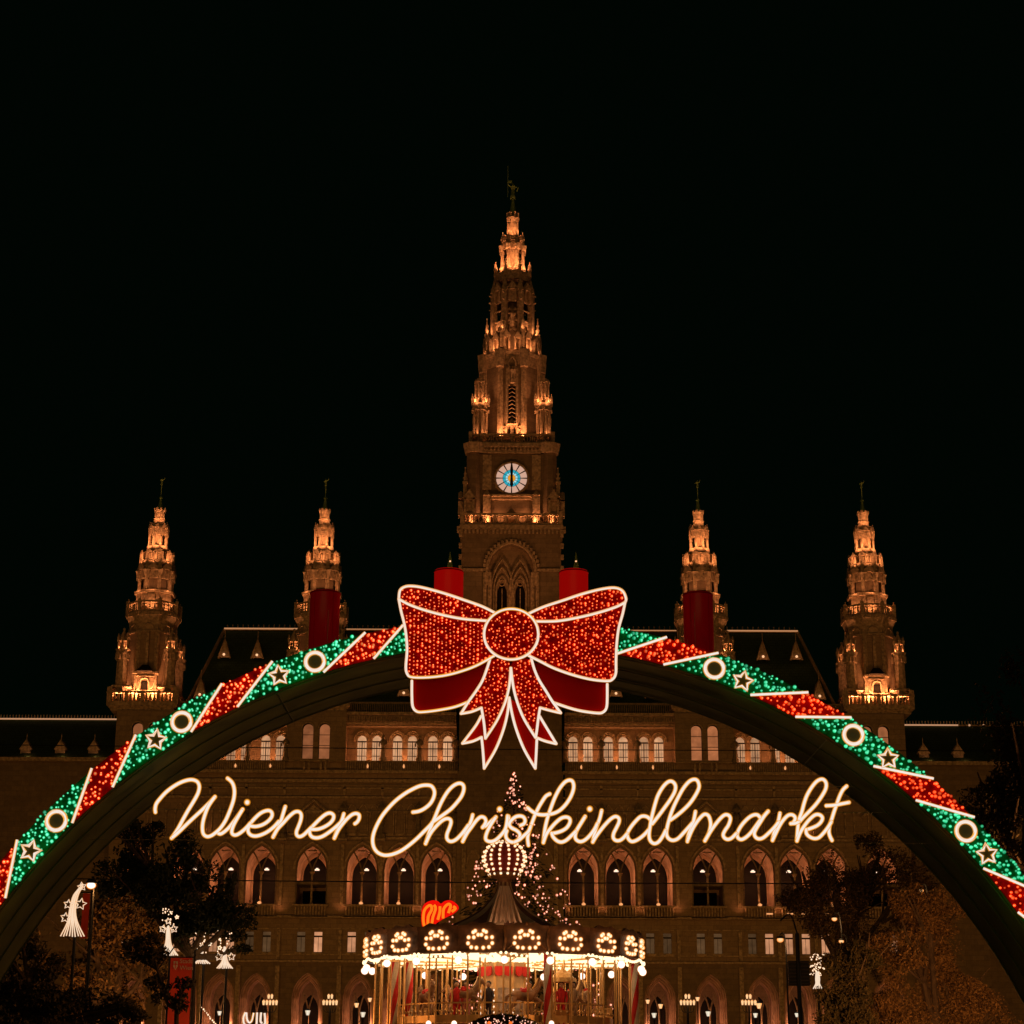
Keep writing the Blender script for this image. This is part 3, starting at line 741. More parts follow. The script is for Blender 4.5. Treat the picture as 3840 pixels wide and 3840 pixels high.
# cornice and balustrade under the clock storey
m = MB(); h1 = tm(192, 1990)
m.box(-h1, h1, -h1, h1, tz(1990, 5), tz(1974, 5)); m.box(-h1 + .25, h1 - .25, -h1 + .25, h1 - .25, tz(2012, 5), tz(1990, 5))
for k in range(26): m.box(-h1 + (k + .2) * 2 * h1 / 26, -h1 + (k + .75) * 2 * h1 / 26, -h1 + .04, -h1 + .3, tz(2006, 5), tz(1991, 5))
for s_ in (-1, 1):
    for k in range(2): m.cbox(s_ * (h1 + .1), -h1 + .3, tz(2002 - 12 * k, 5), 0.4, 0.5, 0.3)
T('cornice', m, TRIM)
m = MB(); balustrade(m, tm(182, 1950), tz(1973, 5), tz(1930, 5), 4, 9, t=0.17); T('balustrade', m, TRIM)

# clock storey, tapering, with corner turret blocks
m = MB(); ha, hb = tm(150, 1900), tm(147, 1720); hcn = tm(160, 1900)
m.frust(0, 0, tz(1975, 5), tz(1705, 4), ha * 1.414, hb * 1.414, 4)
for s_ in (-1, 1):
    for t_ in (-1, 1): m.frust(s_ * hcn * 0.90, t_ * hcn * 0.88, tz(1975, 5), tz(1705, 4), octo(tm(30, 1900)), octo(tm(24, 1720)), 8)
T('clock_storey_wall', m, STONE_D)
m = MB(); yf = -ha - 0.05
for s_ in (-1, 1):
    x = s_ * tm(92, 1850); m.box(x - 0.42, x + 0.42, yf - 0.35, yf + 0.6, tz(1972, 5), tz(1856, 5)); m.frust(x, yf - 0.05, tz(1856, 5), tz(1832, 5), 0.6, 0.05, 4)
    m.box(x - 0.5, x + 0.5, yf - 0.1, yf + 0.9, tz(1832, 5), tz(1712, 4))
    # corner canopies with slender pinnacles
    for t_ in (-1, 1):
        xx = s_ * hcn * 0.98; yy = t_ * hcn * 0.94
        gabled_niche(m, xx, yy - 0.75 * (1 if t_ < 0 else -1), tz(1935, 5), tz(1842, 5), tm(40, 1880), 0.5, 0 if t_ < 0 else PI)
        gabled_niche(m, xx + s_ * 0.75, yy, tz(1935, 5), tz(1842, 5), tm(40, 1880), 0.5, s_ * PI / 2)
        pinnacle(m, xx + s_ * 0.5, yy - 0.5 * (1 if t_ < 0 else -1), tz(1862, 5), 3.6, 0.42)
T('corner_canopy', m, TRIM)
m = MB(); m.box(-tm(76, 1850), tm(76, 1850), yf - 0.5, yf + .3, tz(1860, 5), tz(1853, 5)); m.box(-tm(84, 1850), tm(84, 1850), yf - 0.2, yf + .3, tz(1870, 5), tz(1862, 5))
m.frust(0, yf - 0.1, tz(1930, 5), tz(1903, 5), 0.9, 0.05, 4)
T('clock_sill', m, TRIM); m = MB()
for k in range(24):    # bead ring round the clock
    v = 2 * PI * k / 24; m.ball((tm(66, 1790) * math.cos(v), yf + 0.12, tz(1790, 5) + tm(66, 1790) * math.sin(v)), 0.13, 5, 4)
m.tube([(tm(62, 1790) * math.cos(v), yf - 0.12, tz(1790, 5) + tm(62, 1790) * math.sin(v)) for v in [2 * PI * k / 32 for k in range(32)]], 0.16, 6, closed=True)
T('clock_surround', m, TRIM)
# the clock
zc = tz(1790, 5); RC = tm(60, 1790); yc = yf - 0.15
def disc(mb, r0, r1, y, a0=0, a1=2 * PI, n=48):
    k0 = [a0 + (a1 - a0) * k / n for k in range(n + 1)]
    for a, b in zip(k0, k0[1:]):
        mb.add([(r0 * math.sin(a), y, zc + r0 * math.cos(a)), (r1 * math.sin(a), y, zc + r1 * math.cos(a)), (r1 * math.sin(b), y, zc + r1 * math.cos(b)), (r0 * math.sin(b), y, zc + r0 * math.cos(b))], [(0, 1, 2, 3)])
m = MB(); m.frust(0, 0, 0, 0.3, RC, RC, 40)
m.v = [(a, yc + c, zc + b) for a, b, c in m.v]
face = T('clock_face', m, BLACK)
CG = [glow('clock_glass_white', (0.84, 0.49, 0.35), 0.75, sample=False), glow('clock_glass_blue', (0.03, 0.44, 0.56), 0.85, sample=False), glow('clock_glass_pale', (0.45, 0.80, 0.85), 0.9, sample=False), glow('clock_glass_amber', (1.0, 0.38, 0.03), 0.8, sample=False)]
for k in range(12):
    m = MB(); a = 2 * PI * k / 12; g_ = 0.045; disc(m, RC * 0.56, RC * 0.97, yc - 0.01, a + g_, a + PI / 6 - g_, 5); T('dial_segment', m, CG[0], face, fix=False)
m = MB()
for k in range(12): a = 2 * PI * k / 12; disc(m, RC * 0.38, RC * 0.54, yc - 0.012, a + .03, a + PI / 6 - .03, 4)
T('blue_ring', m, CG[1], face, fix=False)
m = MB()
for k in range(12): a = 2 * PI * k / 12; disc(m, RC * 0.25, RC * 0.37, yc - 0.014, a + .05, a + PI / 6 - .05, 4)
T('pale_ring', m, CG[2], face, fix=False)
m = MB(); disc(m, 0.02, RC * 0.24, yc - 0.016); T('centre_roundel', m, CG[3], face, fix=False)
m = MB(); hx = RC
m.slab([(-0.10, zc - hx * .25), (0.10, zc - hx * .25), (0.17, zc + hx * .55), (0.07, zc + hx * .97), (-0.07, zc + hx * .97), (-0.17, zc + hx * .55)], yc - 0.16, yc - 0.10); T('minute_hand', m, BLACK, face)
m = MB(); m.slab([(-0.10, zc + hx * .2), (0.10, zc + hx * .2), (0.2, zc - hx * .45), (0, zc - hx * .68), (-0.2, zc - hx * .45)], yc - 0.24, yc - 0.18); T('hour_hand', m, BLACK, face)

# cornice, balustrade
m = MB(); h2 = tm(166, 1690)
m.box(-h2, h2, -h2, h2, tz(1684, 4), tz(1671, 4)); m.box(-h2 + .2, h2 - .2, -h2 + .2, h2 - .2, tz(1706, 4), tz(1696, 4)); m.box(-h2 + .45, h2 - .45, -h2 + .45, h2 - .45, tz(1696, 4), tz(1684, 4))
for k in range(24): m.box(-h2 + (k + .2) * 2 * h2 / 24, -h2 + (k + .7) * 2 * h2 / 24, -h2 + .1, -h2 + .5, tz(1696, 4), tz(1685, 4))
for s_ in (-1, 1): m.frust(s_ * h2 * 0.84, -h2 * 0.84, tz(1706, 4), tz(1672, 4), octo(tm(34, 1690)), octo(tm(42, 1690)), 8)
T('cornice', m, TRIM)
m = MB(); balustrade(m, tm(154, 1650), tz(1670, 4), tz(1634, 4), 4, 8, t=0.15); T('balustrade', m, TRIM)

# octagonal bell storey
m = MB(); ho = tm(104, 1500)
m.frust(0, 0, tz(1672, 3), tz(1340, 3), octo(ho), octo(tm(98, 1366)), 8); T('octagon_wall', m, STONE)
m = MB(); fo = -ho
for k in range(8):     # corner shafts and window surrounds on each side
    a = PI / 8 + k * PI / 4; R8 = octo(ho) + 0.05
    m.frust(R8 * math.sin(a), -R8 * math.cos(a), tz(1640, 3), tz(1366, 3), 0.42, 0.34, 6)
for s_ in (-1, 1):
    m.box(s_ * tm(19, 1500) - .12, s_ * tm(19, 1500) + .12, fo - 0.25, fo + .2, tz(1600, 3), tz(1380, 3))
    for py in (1606, 1618): m.box(*sorted((s_ * tm(20, 1600), s_ * tm(50, 1600))), fo - 0.22, fo + .1, tz(py, 3), tz(py - 5, 3))
m.tube([(a, fo - 0.2, c) for a, c in arch_pts(0, tm(40, 1600), tz(1632, 3), tz(1614, 3), tz(1593, 3), 7)], 0.2, 6)
m.tube([(a, fo - 0.25, c) for a, c in arch_pts(0, tm(26, 1380), tz(1376, 3), tz(1362, 3), tz(1342, 3), 7)], 0.13, 6)
for py, w_ in ((1600, 26), (1590, 15)): m.frust(0, fo - 0.3, tz(py, 3), tz(py - 14, 3), tm(w_, 1590), 0.1, 4)
T('octagon_ornament', m, TRIM)
m = MB(); m.box(-tm(13, 1500), tm(13, 1500), fo - 0.08, fo - 0.02, tz(1588, 3), tz(1452, 3)); m.box(-tm(14, 1620), tm(14, 1620), fo - 0.06, fo - 0.02, tz(1634, 3), tz(1612, 3)); T('louvre', m, GLASS)
m = MB()
for k in range(9): m.tube([(-tm(13, 1500), fo - .14, tz(1585 - 15 * k, 3)), (0, fo - .14, tz(1578 - 15 * k, 3)), (tm(13, 1500), fo - .14, tz(1585 - 15 * k, 3))], 0.06, 4)
for s_ in (-1, 1): m.box(s_ * tm(11, 1400) - .14, s_ * tm(11, 1400) + .1, fo - 0.35, fo, tz(1450, 3), tz(1378, 3))
figure(m, 0.1, fo - 0.35, tz(1442, 3), 1.1, False); figure(m, 0.0, fo - 0.3, tz(1634, 3), 0.7, False)
T('tracery', m, TRIM)

# four corner turrets, each a part with its own columns
def turret_mesh():
    col_, body, crown = MB(), MB(), MB()
    r1 = tm(24, 1580)
    body.frust(0, 0, tz(1672, 5), tz(1634, 5), octo(tm(27, 1600)), octo(tm(27, 1600)), 8); body.frust(0, 0, tz(1634, 5), tz(1515, 5), r1 * .42, r1 * .38, 8)
    body.frust(0, 0, tz(1515, 5), tz(1500, 5), r1 * 1.2, r1 * 1.35, 8); body.frust(0, 0, tz(1500, 5), tz(1412, 5), r1 * .38, r1 * .3, 6)
    body.frust(0, 0, tz(1420, 5), tz(1404, 5), r1 * .65, r1 * .65, 8)
    for k, (x, y) in enumerate(ring_pos(r1, 8, PI / 8)):
        col_.frust(x, y, tz(1634, 5), tz(1525, 5), 0.19, 0.16, 6); col_.frust(x, y, tz(1526, 5), tz(1514, 5), 0.2, 0.3, 6)
        crown.frust(x * 1.18, y * 1.18, tz(1528, 5), tz(1505, 5), 0.32, 0.03, 4)
        pinnacle(crown, x * 1.35, y * 1.35, tz(1502, 5), tz(1462, 5) - tz(1502, 5), 0.27)
    for x, y in ring_pos(r1 * 0.72, 6, PI / 6):
        col_.frust(x, y, tz(1498, 5), tz(1425, 5), 0.19, 0.15, 6); pinnacle(crown, x * 1.06, y * 1.06, tz(1430, 5), tz(1404, 5) - tz(1430, 5), 0.26)
    return body, col_, crown
tb = turret_mesh(); tur0 = None
for s_ in (-1, 1):
    for t_ in (-1, 1):
        loc = (s_ * tm(118, 1520), t_ * tm(112, 1520), 0)
        if tur0 is None:
            tur0 = tb[0].build('turret', TRIM, ct); tb[1].build('turret_columns', TRIM, tur0); tb[2].build('turret_pinnacles', TRIM, tur0); tur0.location = loc
        else: o = copy_tree(tur0, ct); o.location = loc

# frieze, ledge, niche ring
m = MB(); h3 = tm(112, 1340)
m.frust(0, 0, tz(1366, 3), tz(1332, 3), octo(tm(100, 1366)), octo(tm(108, 1340)), 8); m.frust(0, 0, tz(1332, 3), tz(1322, 3), octo(tm(113, 1330)), octo(tm(119, 1330)), 8); m.frust(0, 0, tz(1322, 3), tz(1312, 3), octo(tm(119, 1320)), octo(tm(104, 1320)), 8)
for k in range(8):
    a = PI / 8 + k * PI / 4; R8 = octo(tm(110, 1340))
    m.frust(R8 * math.sin(a), -R8 * math.cos(a), tz(1380, 3), tz(1318, 3), 0.5, 0.75, 6)
    m.tube([(R8 * math.sin(a), -R8 * math.cos(a), tz(1352, 3)), (R8 * 1.14 * math.sin(a), -R8 * 1.14 * math.cos(a), tz(1350, 3))], 0.12, 5)
T('gallery_cornice', m, TRIM)
m = MB(); m.frust(0, 0, tz(1320, 3), tz(1225, 3), octo(tm(74, 1290)), octo(tm(66, 1230)), 8); T('spire_base', m, STONE_D)
m = MB()
for k in range(16):
    a = (k + .5) * 2 * PI / 16; r = tm(97, 1270)
    gabled_niche(m, r * math.sin(a), -r * math.cos(a), tz(1312, 3), tz(1236 if k % 2 else 1242, 3), tm(24, 1270), 0.45, a)
for k in range(8):
    a = PI / 8 + k * PI / 4; r = tm(104, 1240); pinnacle(m, r * math.sin(a), -r * math.cos(a), tz(1300, 3), tz(1165, 3) - tz(1300, 3), 0.42)
T('niche_ring', m, TRIM)

# openwork spire stage
m = MB(); m.frust(0, 0, tz(1235, 3), tz(1030, 2), octo(tm(52, 1200)), octo(tm(30, 1040)), 8); T('spire_core', m, STONE_D)
m = MB()
for k in range(8):
    a = PI / 8 + k * PI / 4; r = tm(76, 1150)
    x, y = r * math.sin(a), -r * math.cos(a)
    m.cbox(x, y, tz(1240, 3), 0.62, 0.62, tz(1075, 3) - tz(1240, 3), a)
    m.frust(x, y, tz(1078, 3), tz(1026, 3), 0.55, 0.06, 4)
    for py in (1090, 1116): m.tube([(x, y, tz(py, 3)), (x * 1.28, y * 1.28, tz(py - 3, 3))], [0.16, 0.05], 4)
    # flyers to the core
    m.tube([(x, y, tz(1090, 3)), (x * .5, y * .5, tz(1045, 3))], 0.16, 4)
    b = k * PI / 4; gabled_niche(m, tm(70, 1100) * math.sin(b), -tm(70, 1100) * math.cos(b), tz(1120, 3), tz(1044, 3), tm(30, 1080), 0.4, b)
    for py in (1150, 1190, 1225): m.tube([(x, y, tz(py, 3)), (r * math.sin(a + PI / 4), -r * math.cos(a + PI / 4), tz(py, 3))], 0.10, 4)
    gabled_niche(m, tm(62, 1200) * math.sin(b), -tm(62, 1200) * math.cos(b), tz(1232, 3), tz(1188, 3), tm(26, 1200), 0.3, b)
T('openwork_stage', m, TRIM)
m = MB(); yb_ = -tm(62, 1150) - 0.2
for j in range(4):
    for s_ in (-1, 1): m.ball((s_ * 0.32, yb_, tz(1200 - 18 * j, 3)), 0.16, 5, 4)
figure(m, 0, yb_ - .2, tz(1212, 3), 1.0, False)
T('statue_canopy', m, TRIM)

# upper lantern
m = MB(); m.frust(0, 0, tz(1040, 2), tz(1010, 2), octo(tm(60, 1020)), octo(tm(66, 1010)), 8)
for x, y in ring_pos(tm(70, 1010), 8, PI / 8): pinnacle(m, x, y, tz(1024, 2), 2.0, 0.36)
m.frust(0, 0, tz(1010, 2), tz(1000, 2), octo(tm(56, 1000)), octo(tm(48, 1000)), 8)
T('lantern_floor', m, TRIM)
m = MB(); m.frust(0, 0, tz(1002, 1.5), tz(920, 1.5), octo(tm(17, 960)), octo(tm(15, 930)), 8); T('lantern_core', m, TRIM)
m = MB()
for k, (x, y) in enumerate(ring_pos(tm(42, 960), 8, PI / 8)):
    m.frust(x, y, tz(1000, 1.5), tz(925, 1.5), 0.24, 0.20, 6); m.frust(x, y, tz(1002, 1.5), tz(985, 1.5), 0.4, 0.26, 6)
    m.frust(x * 1.12, y * 1.12, tz(930, 1.5), tz(912, 1.5), 0.30, 0.42, 4)
    pinnacle(m, x * 0.98, y * 0.98, tz(915, 1.5), tz(862, 1) - tz(915, 1.5), 0.34)
    a = k * PI / 4
    gabled_niche(m, tm(36, 900) * math.sin(a), -tm(36, 900) * math.cos(a), tz(925, 1.5), tz(882, 1), tm(24, 900), 0.3, a)
    m.tube([(x, y, tz(905, 1)), (x * .4, y * .4, tz(868, 1))], 0.13, 4)
T('lantern', m, TRIM)
m = MB(); m.frust(0, 0, tz(925, 1), tz(866, 1), octo(tm(26, 900)), octo(tm(18, 870)), 8); m.frust(0, 0, tz(868, 1), tz(822, 1), octo(tm(17, 850)), octo(tm(16, 830)), 8)
for x, y in ring_pos(tm(19, 850), 8, PI / 8): m.frust(x, y, tz(868, 1), tz(826, 1), 0.15, 0.12, 5)
T('finial_shaft', m, TRIM)
m = MB(); m.frust(0, 0, tz(826, 1), tz(808, 1), octo(tm(18, 820)), octo(tm(25, 810)), 8); m.frust(0, 0, tz(808, 1), tz(800, 1), octo(tm(25, 810)), octo(tm(22, 805)), 8)
for x, y in ring_pos(tm(21, 800), 8, PI / 8): m.frust(x, y, tz(806, 1), tz(793, 1), 0.16, 0.12, 5); m.ball((x, y, tz(790, 1)), 0.19, 5, 4)
T('crown', m, TRIM)
m = MB(); m.frust(0, 0, tz(806, 0), tz(748, 0), octo(tm(13, 790)), octo(tm(4, 750)), 8); m.frust(0, 0, tz(746, 0), tz(738, 0), tm(11, 740), tm(11, 740), 8); T('copper_cap', m, COPPER)
m = MB(); s = 0.93; zb = tz(738, 0); figure(m, 0, 0, zb, s, False)
m.tube([(0.28, 0, zb + 1.35), (0.62, -0.1, zb + 1.15), (0.5, -0.1, zb + 0.7)], 0.08, 5); m.tube([(-.28, 0, zb + 1.35), (-0.55, -.1, zb + 1.5), (-0.62, -.1, zb + 1.9)], 0.08, 5)
m.tube([(-.62, -.1, zb - .1), (-.62, -.1, tz(625, 0) + 0)], 0.035, 4); m.box(-.62, -.1, -.12, -.08, zb + 1.75, zb + 2.1)
T('knight_statue', m, COPPER)

def up(x, y, z, w, r=0.2, c=AMB): uplight('tower_floodlight', (xt + x * 1.06, YT + y - 0.55, z - 0.4), (xt, YT), w * 24.0, r, 0.45)
for a in (-0.9, 0.0, 0.9):
    up(tm(34, 850) * math.sin(a), -tm(34, 850) * math.cos(a), tz(872, 1), 9)
    up(tm(60, 960) * math.sin(a), -tm(60, 960) * math.cos(a), tz(1004, 1.5), 26)
up(0, -tm(26, 960), tz(996, 1.5), 6)
for a in (-1.2, -0.4, 0.4, 1.2): up(tm(92, 1150) * math.sin(a), -tm(92, 1150) * math.cos(a), tz(1225, 3), 12)
for a in (-1.3, -0.65, 0, 0.65, 1.3): up(tm(114, 1290) * math.sin(a), -tm(114, 1290) * math.cos(a), tz(1308, 3), 10)
def ux(x, y, z, w, r=0.15): uplight('tower_floodlight', (xt + x, YT + y, z), (xt, YT), w * 4.4, r, 0.15)
for s_ in (-1, 1):
    ux(s_ * tm(40, 1600), -tm(148, 1600), tz(1640, 4), 300, 0.25); ux(s_ * tm(100, 1600), -tm(150, 1600), tz(1640, 4), 60); ux(s_ * tm(134, 1600), -tm(149, 1600), tz(1638, 4), 60)
    ux(s_ * tm(148, 1600), -tm(100, 1600), tz(1638, 4), 60)
    for a in (-1.3, -0.45, 0.45, 1.3): ux(s_ * tm(118, 1490) + tm(25, 1490) * math.sin(a), -tm(112, 1490) - tm(25, 1490) * math.cos(a), tz(1493, 5), 30, 0.08)
    for q_ in (-.6, .6): uplight('turret_floodlight', (xt + s_ * tm(118, 1490) + q_, YT - tm(112, 1490) - tm(44, 1490), tz(1512, 5)), (xt + s_ * tm(118, 1490), YT - tm(112, 1490)), 85, .12, .55)
    ux(s_ * tm(150, 1920), -tm(176, 1920), tz(1962, 5), 60); ux(s_ * tm(90, 1920), -tm(174, 1920), tz(1962, 5), 70)
    ux(s_ * tm(176, 1920), -tm(150, 1920), tz(1962, 5), 60); ux(s_ * tm(40, 1920), -tm(170, 1920), tz(1962, 5), 30)
ux(0, -tm(172, 1950), tz(1952, 5), 16, 0.08)
ux(0, -hwA - 4.5, tz(2380, 5), 120, 0.4)

# ---------------- side towers (one built, copied)
YS = YF + 3.3
sz = lambda py, d=2.0: Z(py, YS - d)
sm = lambda px, py: M(px, py, YS - 2.0)
st = empty('side_tower', (0, YS, 0), 'x', 'tower', 'four smaller Gothic towers of the town hall')
def S(name, mb, m=TRIM, par=None): return mb.build(name, m, par or st)
m = MB(); b0 = sm(113, 2680)
m.frust(0, 0, zA1 - 0.02, sz(2672, 3), b0 * 1.414, b0 * 1.414, 4); m.box(-sm(119, 2670), sm(119, 2670), -sm(119, 2670), sm(119, 2670), sz(2674, 3), sz(2664, 3))
m.box(-sm(131, 2655), sm(131, 2655), -sm(131, 2655), sm(131, 2655), sz(2658, 3), sz(2645, 3)); m.box(-sm(125, 2655), sm(125, 2655), -sm(125, 2655), sm(125, 2655), sz(2664, 3), sz(2658, 3)); S('cornice', m)
m = MB(); hb_ = sm(126, 2620); z0_, z1_ = sz(2645, 3), sz(2603, 3)
for k in range(4):
    a = k * PI / 2; c_, s_ = math.cos(a), math.sin(a)
    R = lambda x, y: (x * c_ - y * s_, x * s_ + y * c_)
    for zz, hh, tt in ((z0_, 0.15, .4), (z1_ - 0.2, 0.2, .5)): q = R(0, -hb_); m.cbox(q[0], q[1], zz, 2 * hb_, tt, hh, a)
    for j in range(17):
        u = -hb_ + (j + .5) * 2 * hb_ / 17; q = R(u, -hb_)
        if j % 4 == 0: m.cbox(q[0], q[1], z0_, 0.34, 0.4, z1_ - z0_ + (.5 if j in (0, 16) else 0.05), a)
        else: m.lathe(q[0], q[1], [(0.08, z0_ + .1), (0.15, z0_ + .35), (0.13, z0_ + .6), (0.07, z1_ - .2)], 6)
S('balustrade', m)
m = MB(); hs = sm(84, 2500); m.frust(0, 0, sz(2648, 3), sz(2590, 3), octo(sm(94, 2600)), octo(sm(94, 2600)), 8); m.frust(0, 0, sz(2590, 3), sz(2376, 2), octo(hs), octo(sm(84, 2376)), 8); S('shaft', m, STONE)
m = MB(); f_ = -hs
for s_ in (-1, 1):
    m.box(s_ * sm(34, 2500) - .1, s_ * sm(34, 2500) + .1, f_ - .12, f_ + .1, sz(2560, 2), sz(2380, 2))
m.box(-.16, .16, f_ - 0.3, f_, sz(2508, 2), sz(2380, 2)); m.frust(0, f_ - .1, sz(2520, 2), sz(2506, 2), .1, .5, 4)
m.slab([(-sm(27, 2560), sz(2596, 2)), (sm(27, 2560), sz(2596, 2)), (sm(46, 2535), sz(2537, 2)), (-sm(46, 2535), sz(2537, 2))], f_ - 0.55, f_ + .1)
m.box(-sm(48, 2535), sm(48, 2535), f_ - 0.7, f_ + .1, sz(2540, 2), sz(2532, 2)); m.box(-sm(32, 2545), sm(32, 2545), f_ - .72, f_ - .5, sz(2551, 2), sz(2547, 2))
m.tube([(a, f_ - 0.6, c) for a, c in arch_pts(0, sm(34, 2580), sz(2602, 2), sz(2572, 2), sz(2556, 2), 6)], 0.12, 5)
for k in range(8):
    a = PI / 8 + k * PI / 4; r = octo(hs); m.frust(r * math.sin(a), -r * math.cos(a), sz(2590, 3), sz(2372, 2), 0.26, 0.24, 6)
for s_ in (-1, 1): m.box(*sorted((s_ * sm(50, 2590), s_ * sm(120, 2590))), f_ - .9, f_ + .5, sz(2592, 2), sz(2584, 2))
S('shaft_ornament', m)
m = MB(); m.box(-sm(14, 2580), sm(14, 2580), f_ - 0.60, f_ - 0.56, sz(2600, 2), sz(2568, 2)); m.frust(0, f_ - .45, sz(2532, 2), sz(2508, 2), sm(40, 2520), .5, 4); S('door', m, GLASS)
# corner turrets
tbm, tcm = MB(), MB()
tbm.frust(0, 0, sz(2600, 3), sz(2585, 3), 0.95, 0.8, 8); tbm.frust(0, 0, sz(2585, 3), sz(2452, 3), octo(sm(20, 2520)), octo(sm(18, 2460)), 8)
tbm.frust(0, 0, sz(2452, 3), sz(2440, 3), 0.7, 0.85, 8); tbm.frust(0, 0, sz(2440, 3), sz(2405, 3), 0.26, 0.22, 8)
tcm.frust(0, 0, sz(2410, 3), sz(2368, 3), 0.62, 0.08, 8); tcm.ball((0, 0, sz(2364, 3)), 0.17, 6, 4)
for k in range(6):
    x, y = 0.55 * math.sin(k * PI / 3), -0.55 * math.cos(k * PI / 3); tcm.frust(x, y, sz(2441, 3), sz(2408, 3), 0.13, 0.11, 5); pinnacle(tcm, x * 1.1, y * 1.1, sz(2412, 3), 0.95, 0.2)
    gabled_niche(tbm, 0.62 * math.sin(k * PI / 3 + .5), -0.62 * math.cos(k * PI / 3 + .5), sz(2478, 3), sz(2448, 3), 0.5, 0.15, k * PI / 3 + .5)
t0 = None
for s_ in (-1, 1):
    for u_ in (-1, 1):
        loc = (s_ * sm(90, 2500), u_ * sm(90, 2500), 0)
        if t0 is None: t0 = tbm.build('turret', TRIM, st); tcm.build('turret_lantern', TRIM, t0); t0.location = loc
        else: copy_tree(t0, st).location = loc
m = MB(); m.frust(0, 0, sz(2376, 2), sz(2342, 2), octo(sm(82, 2360)), octo(sm(84, 2350)), 8); m.frust(0, 0, sz(2342, 2), sz(2316, 2), octo(sm(84, 2330)), octo(sm(94, 2316)), 8); m.frust(0, 0, sz(2316, 2), sz(2303, 2), octo(sm(98, 2310)), octo(sm(98, 2310)), 8)
m.frust(0, 0, sz(2380, 2), sz(2373, 2), octo(sm(90, 2380)), octo(sm(90, 2380)), 8)
for k in range(8):
    b = k * PI / 4; r = sm(84, 2360) + .05; c_, s_ = math.cos(b), math.sin(b)
    m.tube([(a * c_ + (r) * s_, a * s_ - r * c_, z) for a, z in arch_pts(0, sm(36, 2360), sz(2372, 2), sz(2362, 2), sz(2348, 2), 5)], 0.12, 5)
    for j in range(9):
        u = (j - 4) * sm(9.4, 2320); rr = sm(97, 2310) + .02; m.cbox(u * c_ + rr * s_, u * s_ - rr * c_, sz(2311, 2), 0.14, 0.12, 0.2, b)
S('gallery_cornice', m)
m = MB(); balustrade(m, sm(92, 2280), sz(2302, 2), sz(2262, 2), 8, 4, t=0.12)
for k in range(8):
    a = PI / 8 + k * PI / 4; r = octo(sm(91, 2270)); pinnacle(m, r * math.sin(a), -r * math.cos(a), sz(2290, 2), sz(2244, 2) - sz(2290, 2), 0.3)
S('gallery_balustrade', m)
m = MB(); m.frust(0, 0, sz(2302, 2), sz(2226, 2), octo(sm(66, 2250)), octo(sm(66, 2230)), 8); m.frust(0, 0, sz(2226, 2), sz(2216, 2), octo(sm(72, 2220)), octo(sm(74, 2220)), 8); m.box(-.4, .4, -sm(66, 2250) - .1, -sm(66, 2250) + .1, sz(2262, 2), sz(2232, 2)); S('drum', m)
m = MB(); m.frust(0, 0, sz(2220, 2), sz(2100, 1.5), octo(sm(44, 2200)), octo(sm(42, 2110)), 8); S('stage_core', m, STONE_D)
m = MB()
for k in range(8):
    a = PI / 8 + k * PI / 4; r = sm(62, 2150); x, y = r * math.sin(a), -r * math.cos(a)
    m.cbox(x, y, sz(2216, 2), 0.34, 0.34, sz(2140, 2) - sz(2216, 2), a)
    b = k * PI / 4; gabled_niche(m, sm(62, 2150) * math.sin(b), -sm(62, 2150) * math.cos(b), sz(2172, 2), sz(2112, 2), sm(40, 2140), 0.25, b)
    m.frust(x, y, sz(2172, 2), sz(2140, 2), 0.2, 0.62, 4); m.frust(x, y, sz(2140, 2), sz(2100, 2), 0.34, 0.2, 4)
m.frust(0, 0, sz(2118, 2), sz(2104, 2), octo(sm(58, 2110)), octo(sm(60, 2110)), 8)
S('arcaded_stage', m)
m = MB(); m.frust(0, 0, sz(2104, 1.5), sz(2066, 1.5), octo(sm(48, 2090)), octo(sm(46, 2070)), 10)
for k in range(10):
    a = (k + .5) * PI / 5; gabled_niche(m, sm(58, 2085) * math.sin(a), -sm(58, 2085) * math.cos(a), sz(2104, 1.5), sz(2064, 1.5), sm(28, 2085), 0.2, a)
S('niche_ring', m)
m = MB(); m.frust(0, 0, sz(2070, 1), sz(2050, 1), octo(sm(42, 2060)), octo(sm(38, 2060)), 8); m.frust(0, 0, sz(2055, 1), sz(1980, 1), octo(sm(17, 2020)), octo(sm(15, 2000)), 8)
for k, (x, y) in enumerate(ring_pos(sm(33, 2020), 8, PI / 8)):
    m.frust(x, y, sz(2055, 1), sz(2000, 1), 0.17, 0.14, 6); pinnacle(m, x * 1.05, y * 1.05, sz(2004, 1), sz(1956, 1) - sz(2004, 1), 0.26)
    a = k * PI / 4; gabled_niche(m, sm(30, 2000) * math.sin(a), -sm(30, 2000) * math.cos(a), sz(2010, 1), sz(1966, 1), sm(22, 2000), 0.2, a)
m.frust(0, 0, sz(2005, 1), sz(1948, 1), octo(sm(26, 1990)), octo(sm(18, 1950)), 8)
S('lantern', m)
m = MB(); m.frust(0, 0, sz(1950, 1), sz(1920, 1), octo(sm(17, 1940)), octo(sm(18, 1930)), 8); m.frust(0, 0, sz(1946, 1), sz(1943, 1), octo(sm(21, 1940)), octo(sm(21, 1930)), 8); m.frust(0, 0, sz(1922, 1), sz(1912, 1), octo(sm(18, 1920)), octo(sm(22, 1915)), 8)
for x, y in ring_pos(sm(19, 1910), 8, PI / 8): m.cbox(x, y, sz(1912, 1), 0.24, 0.24, 0.22); m.ball((x, y, sz(1905, 1)), 0.12, 4, 3)
S('crown', m)
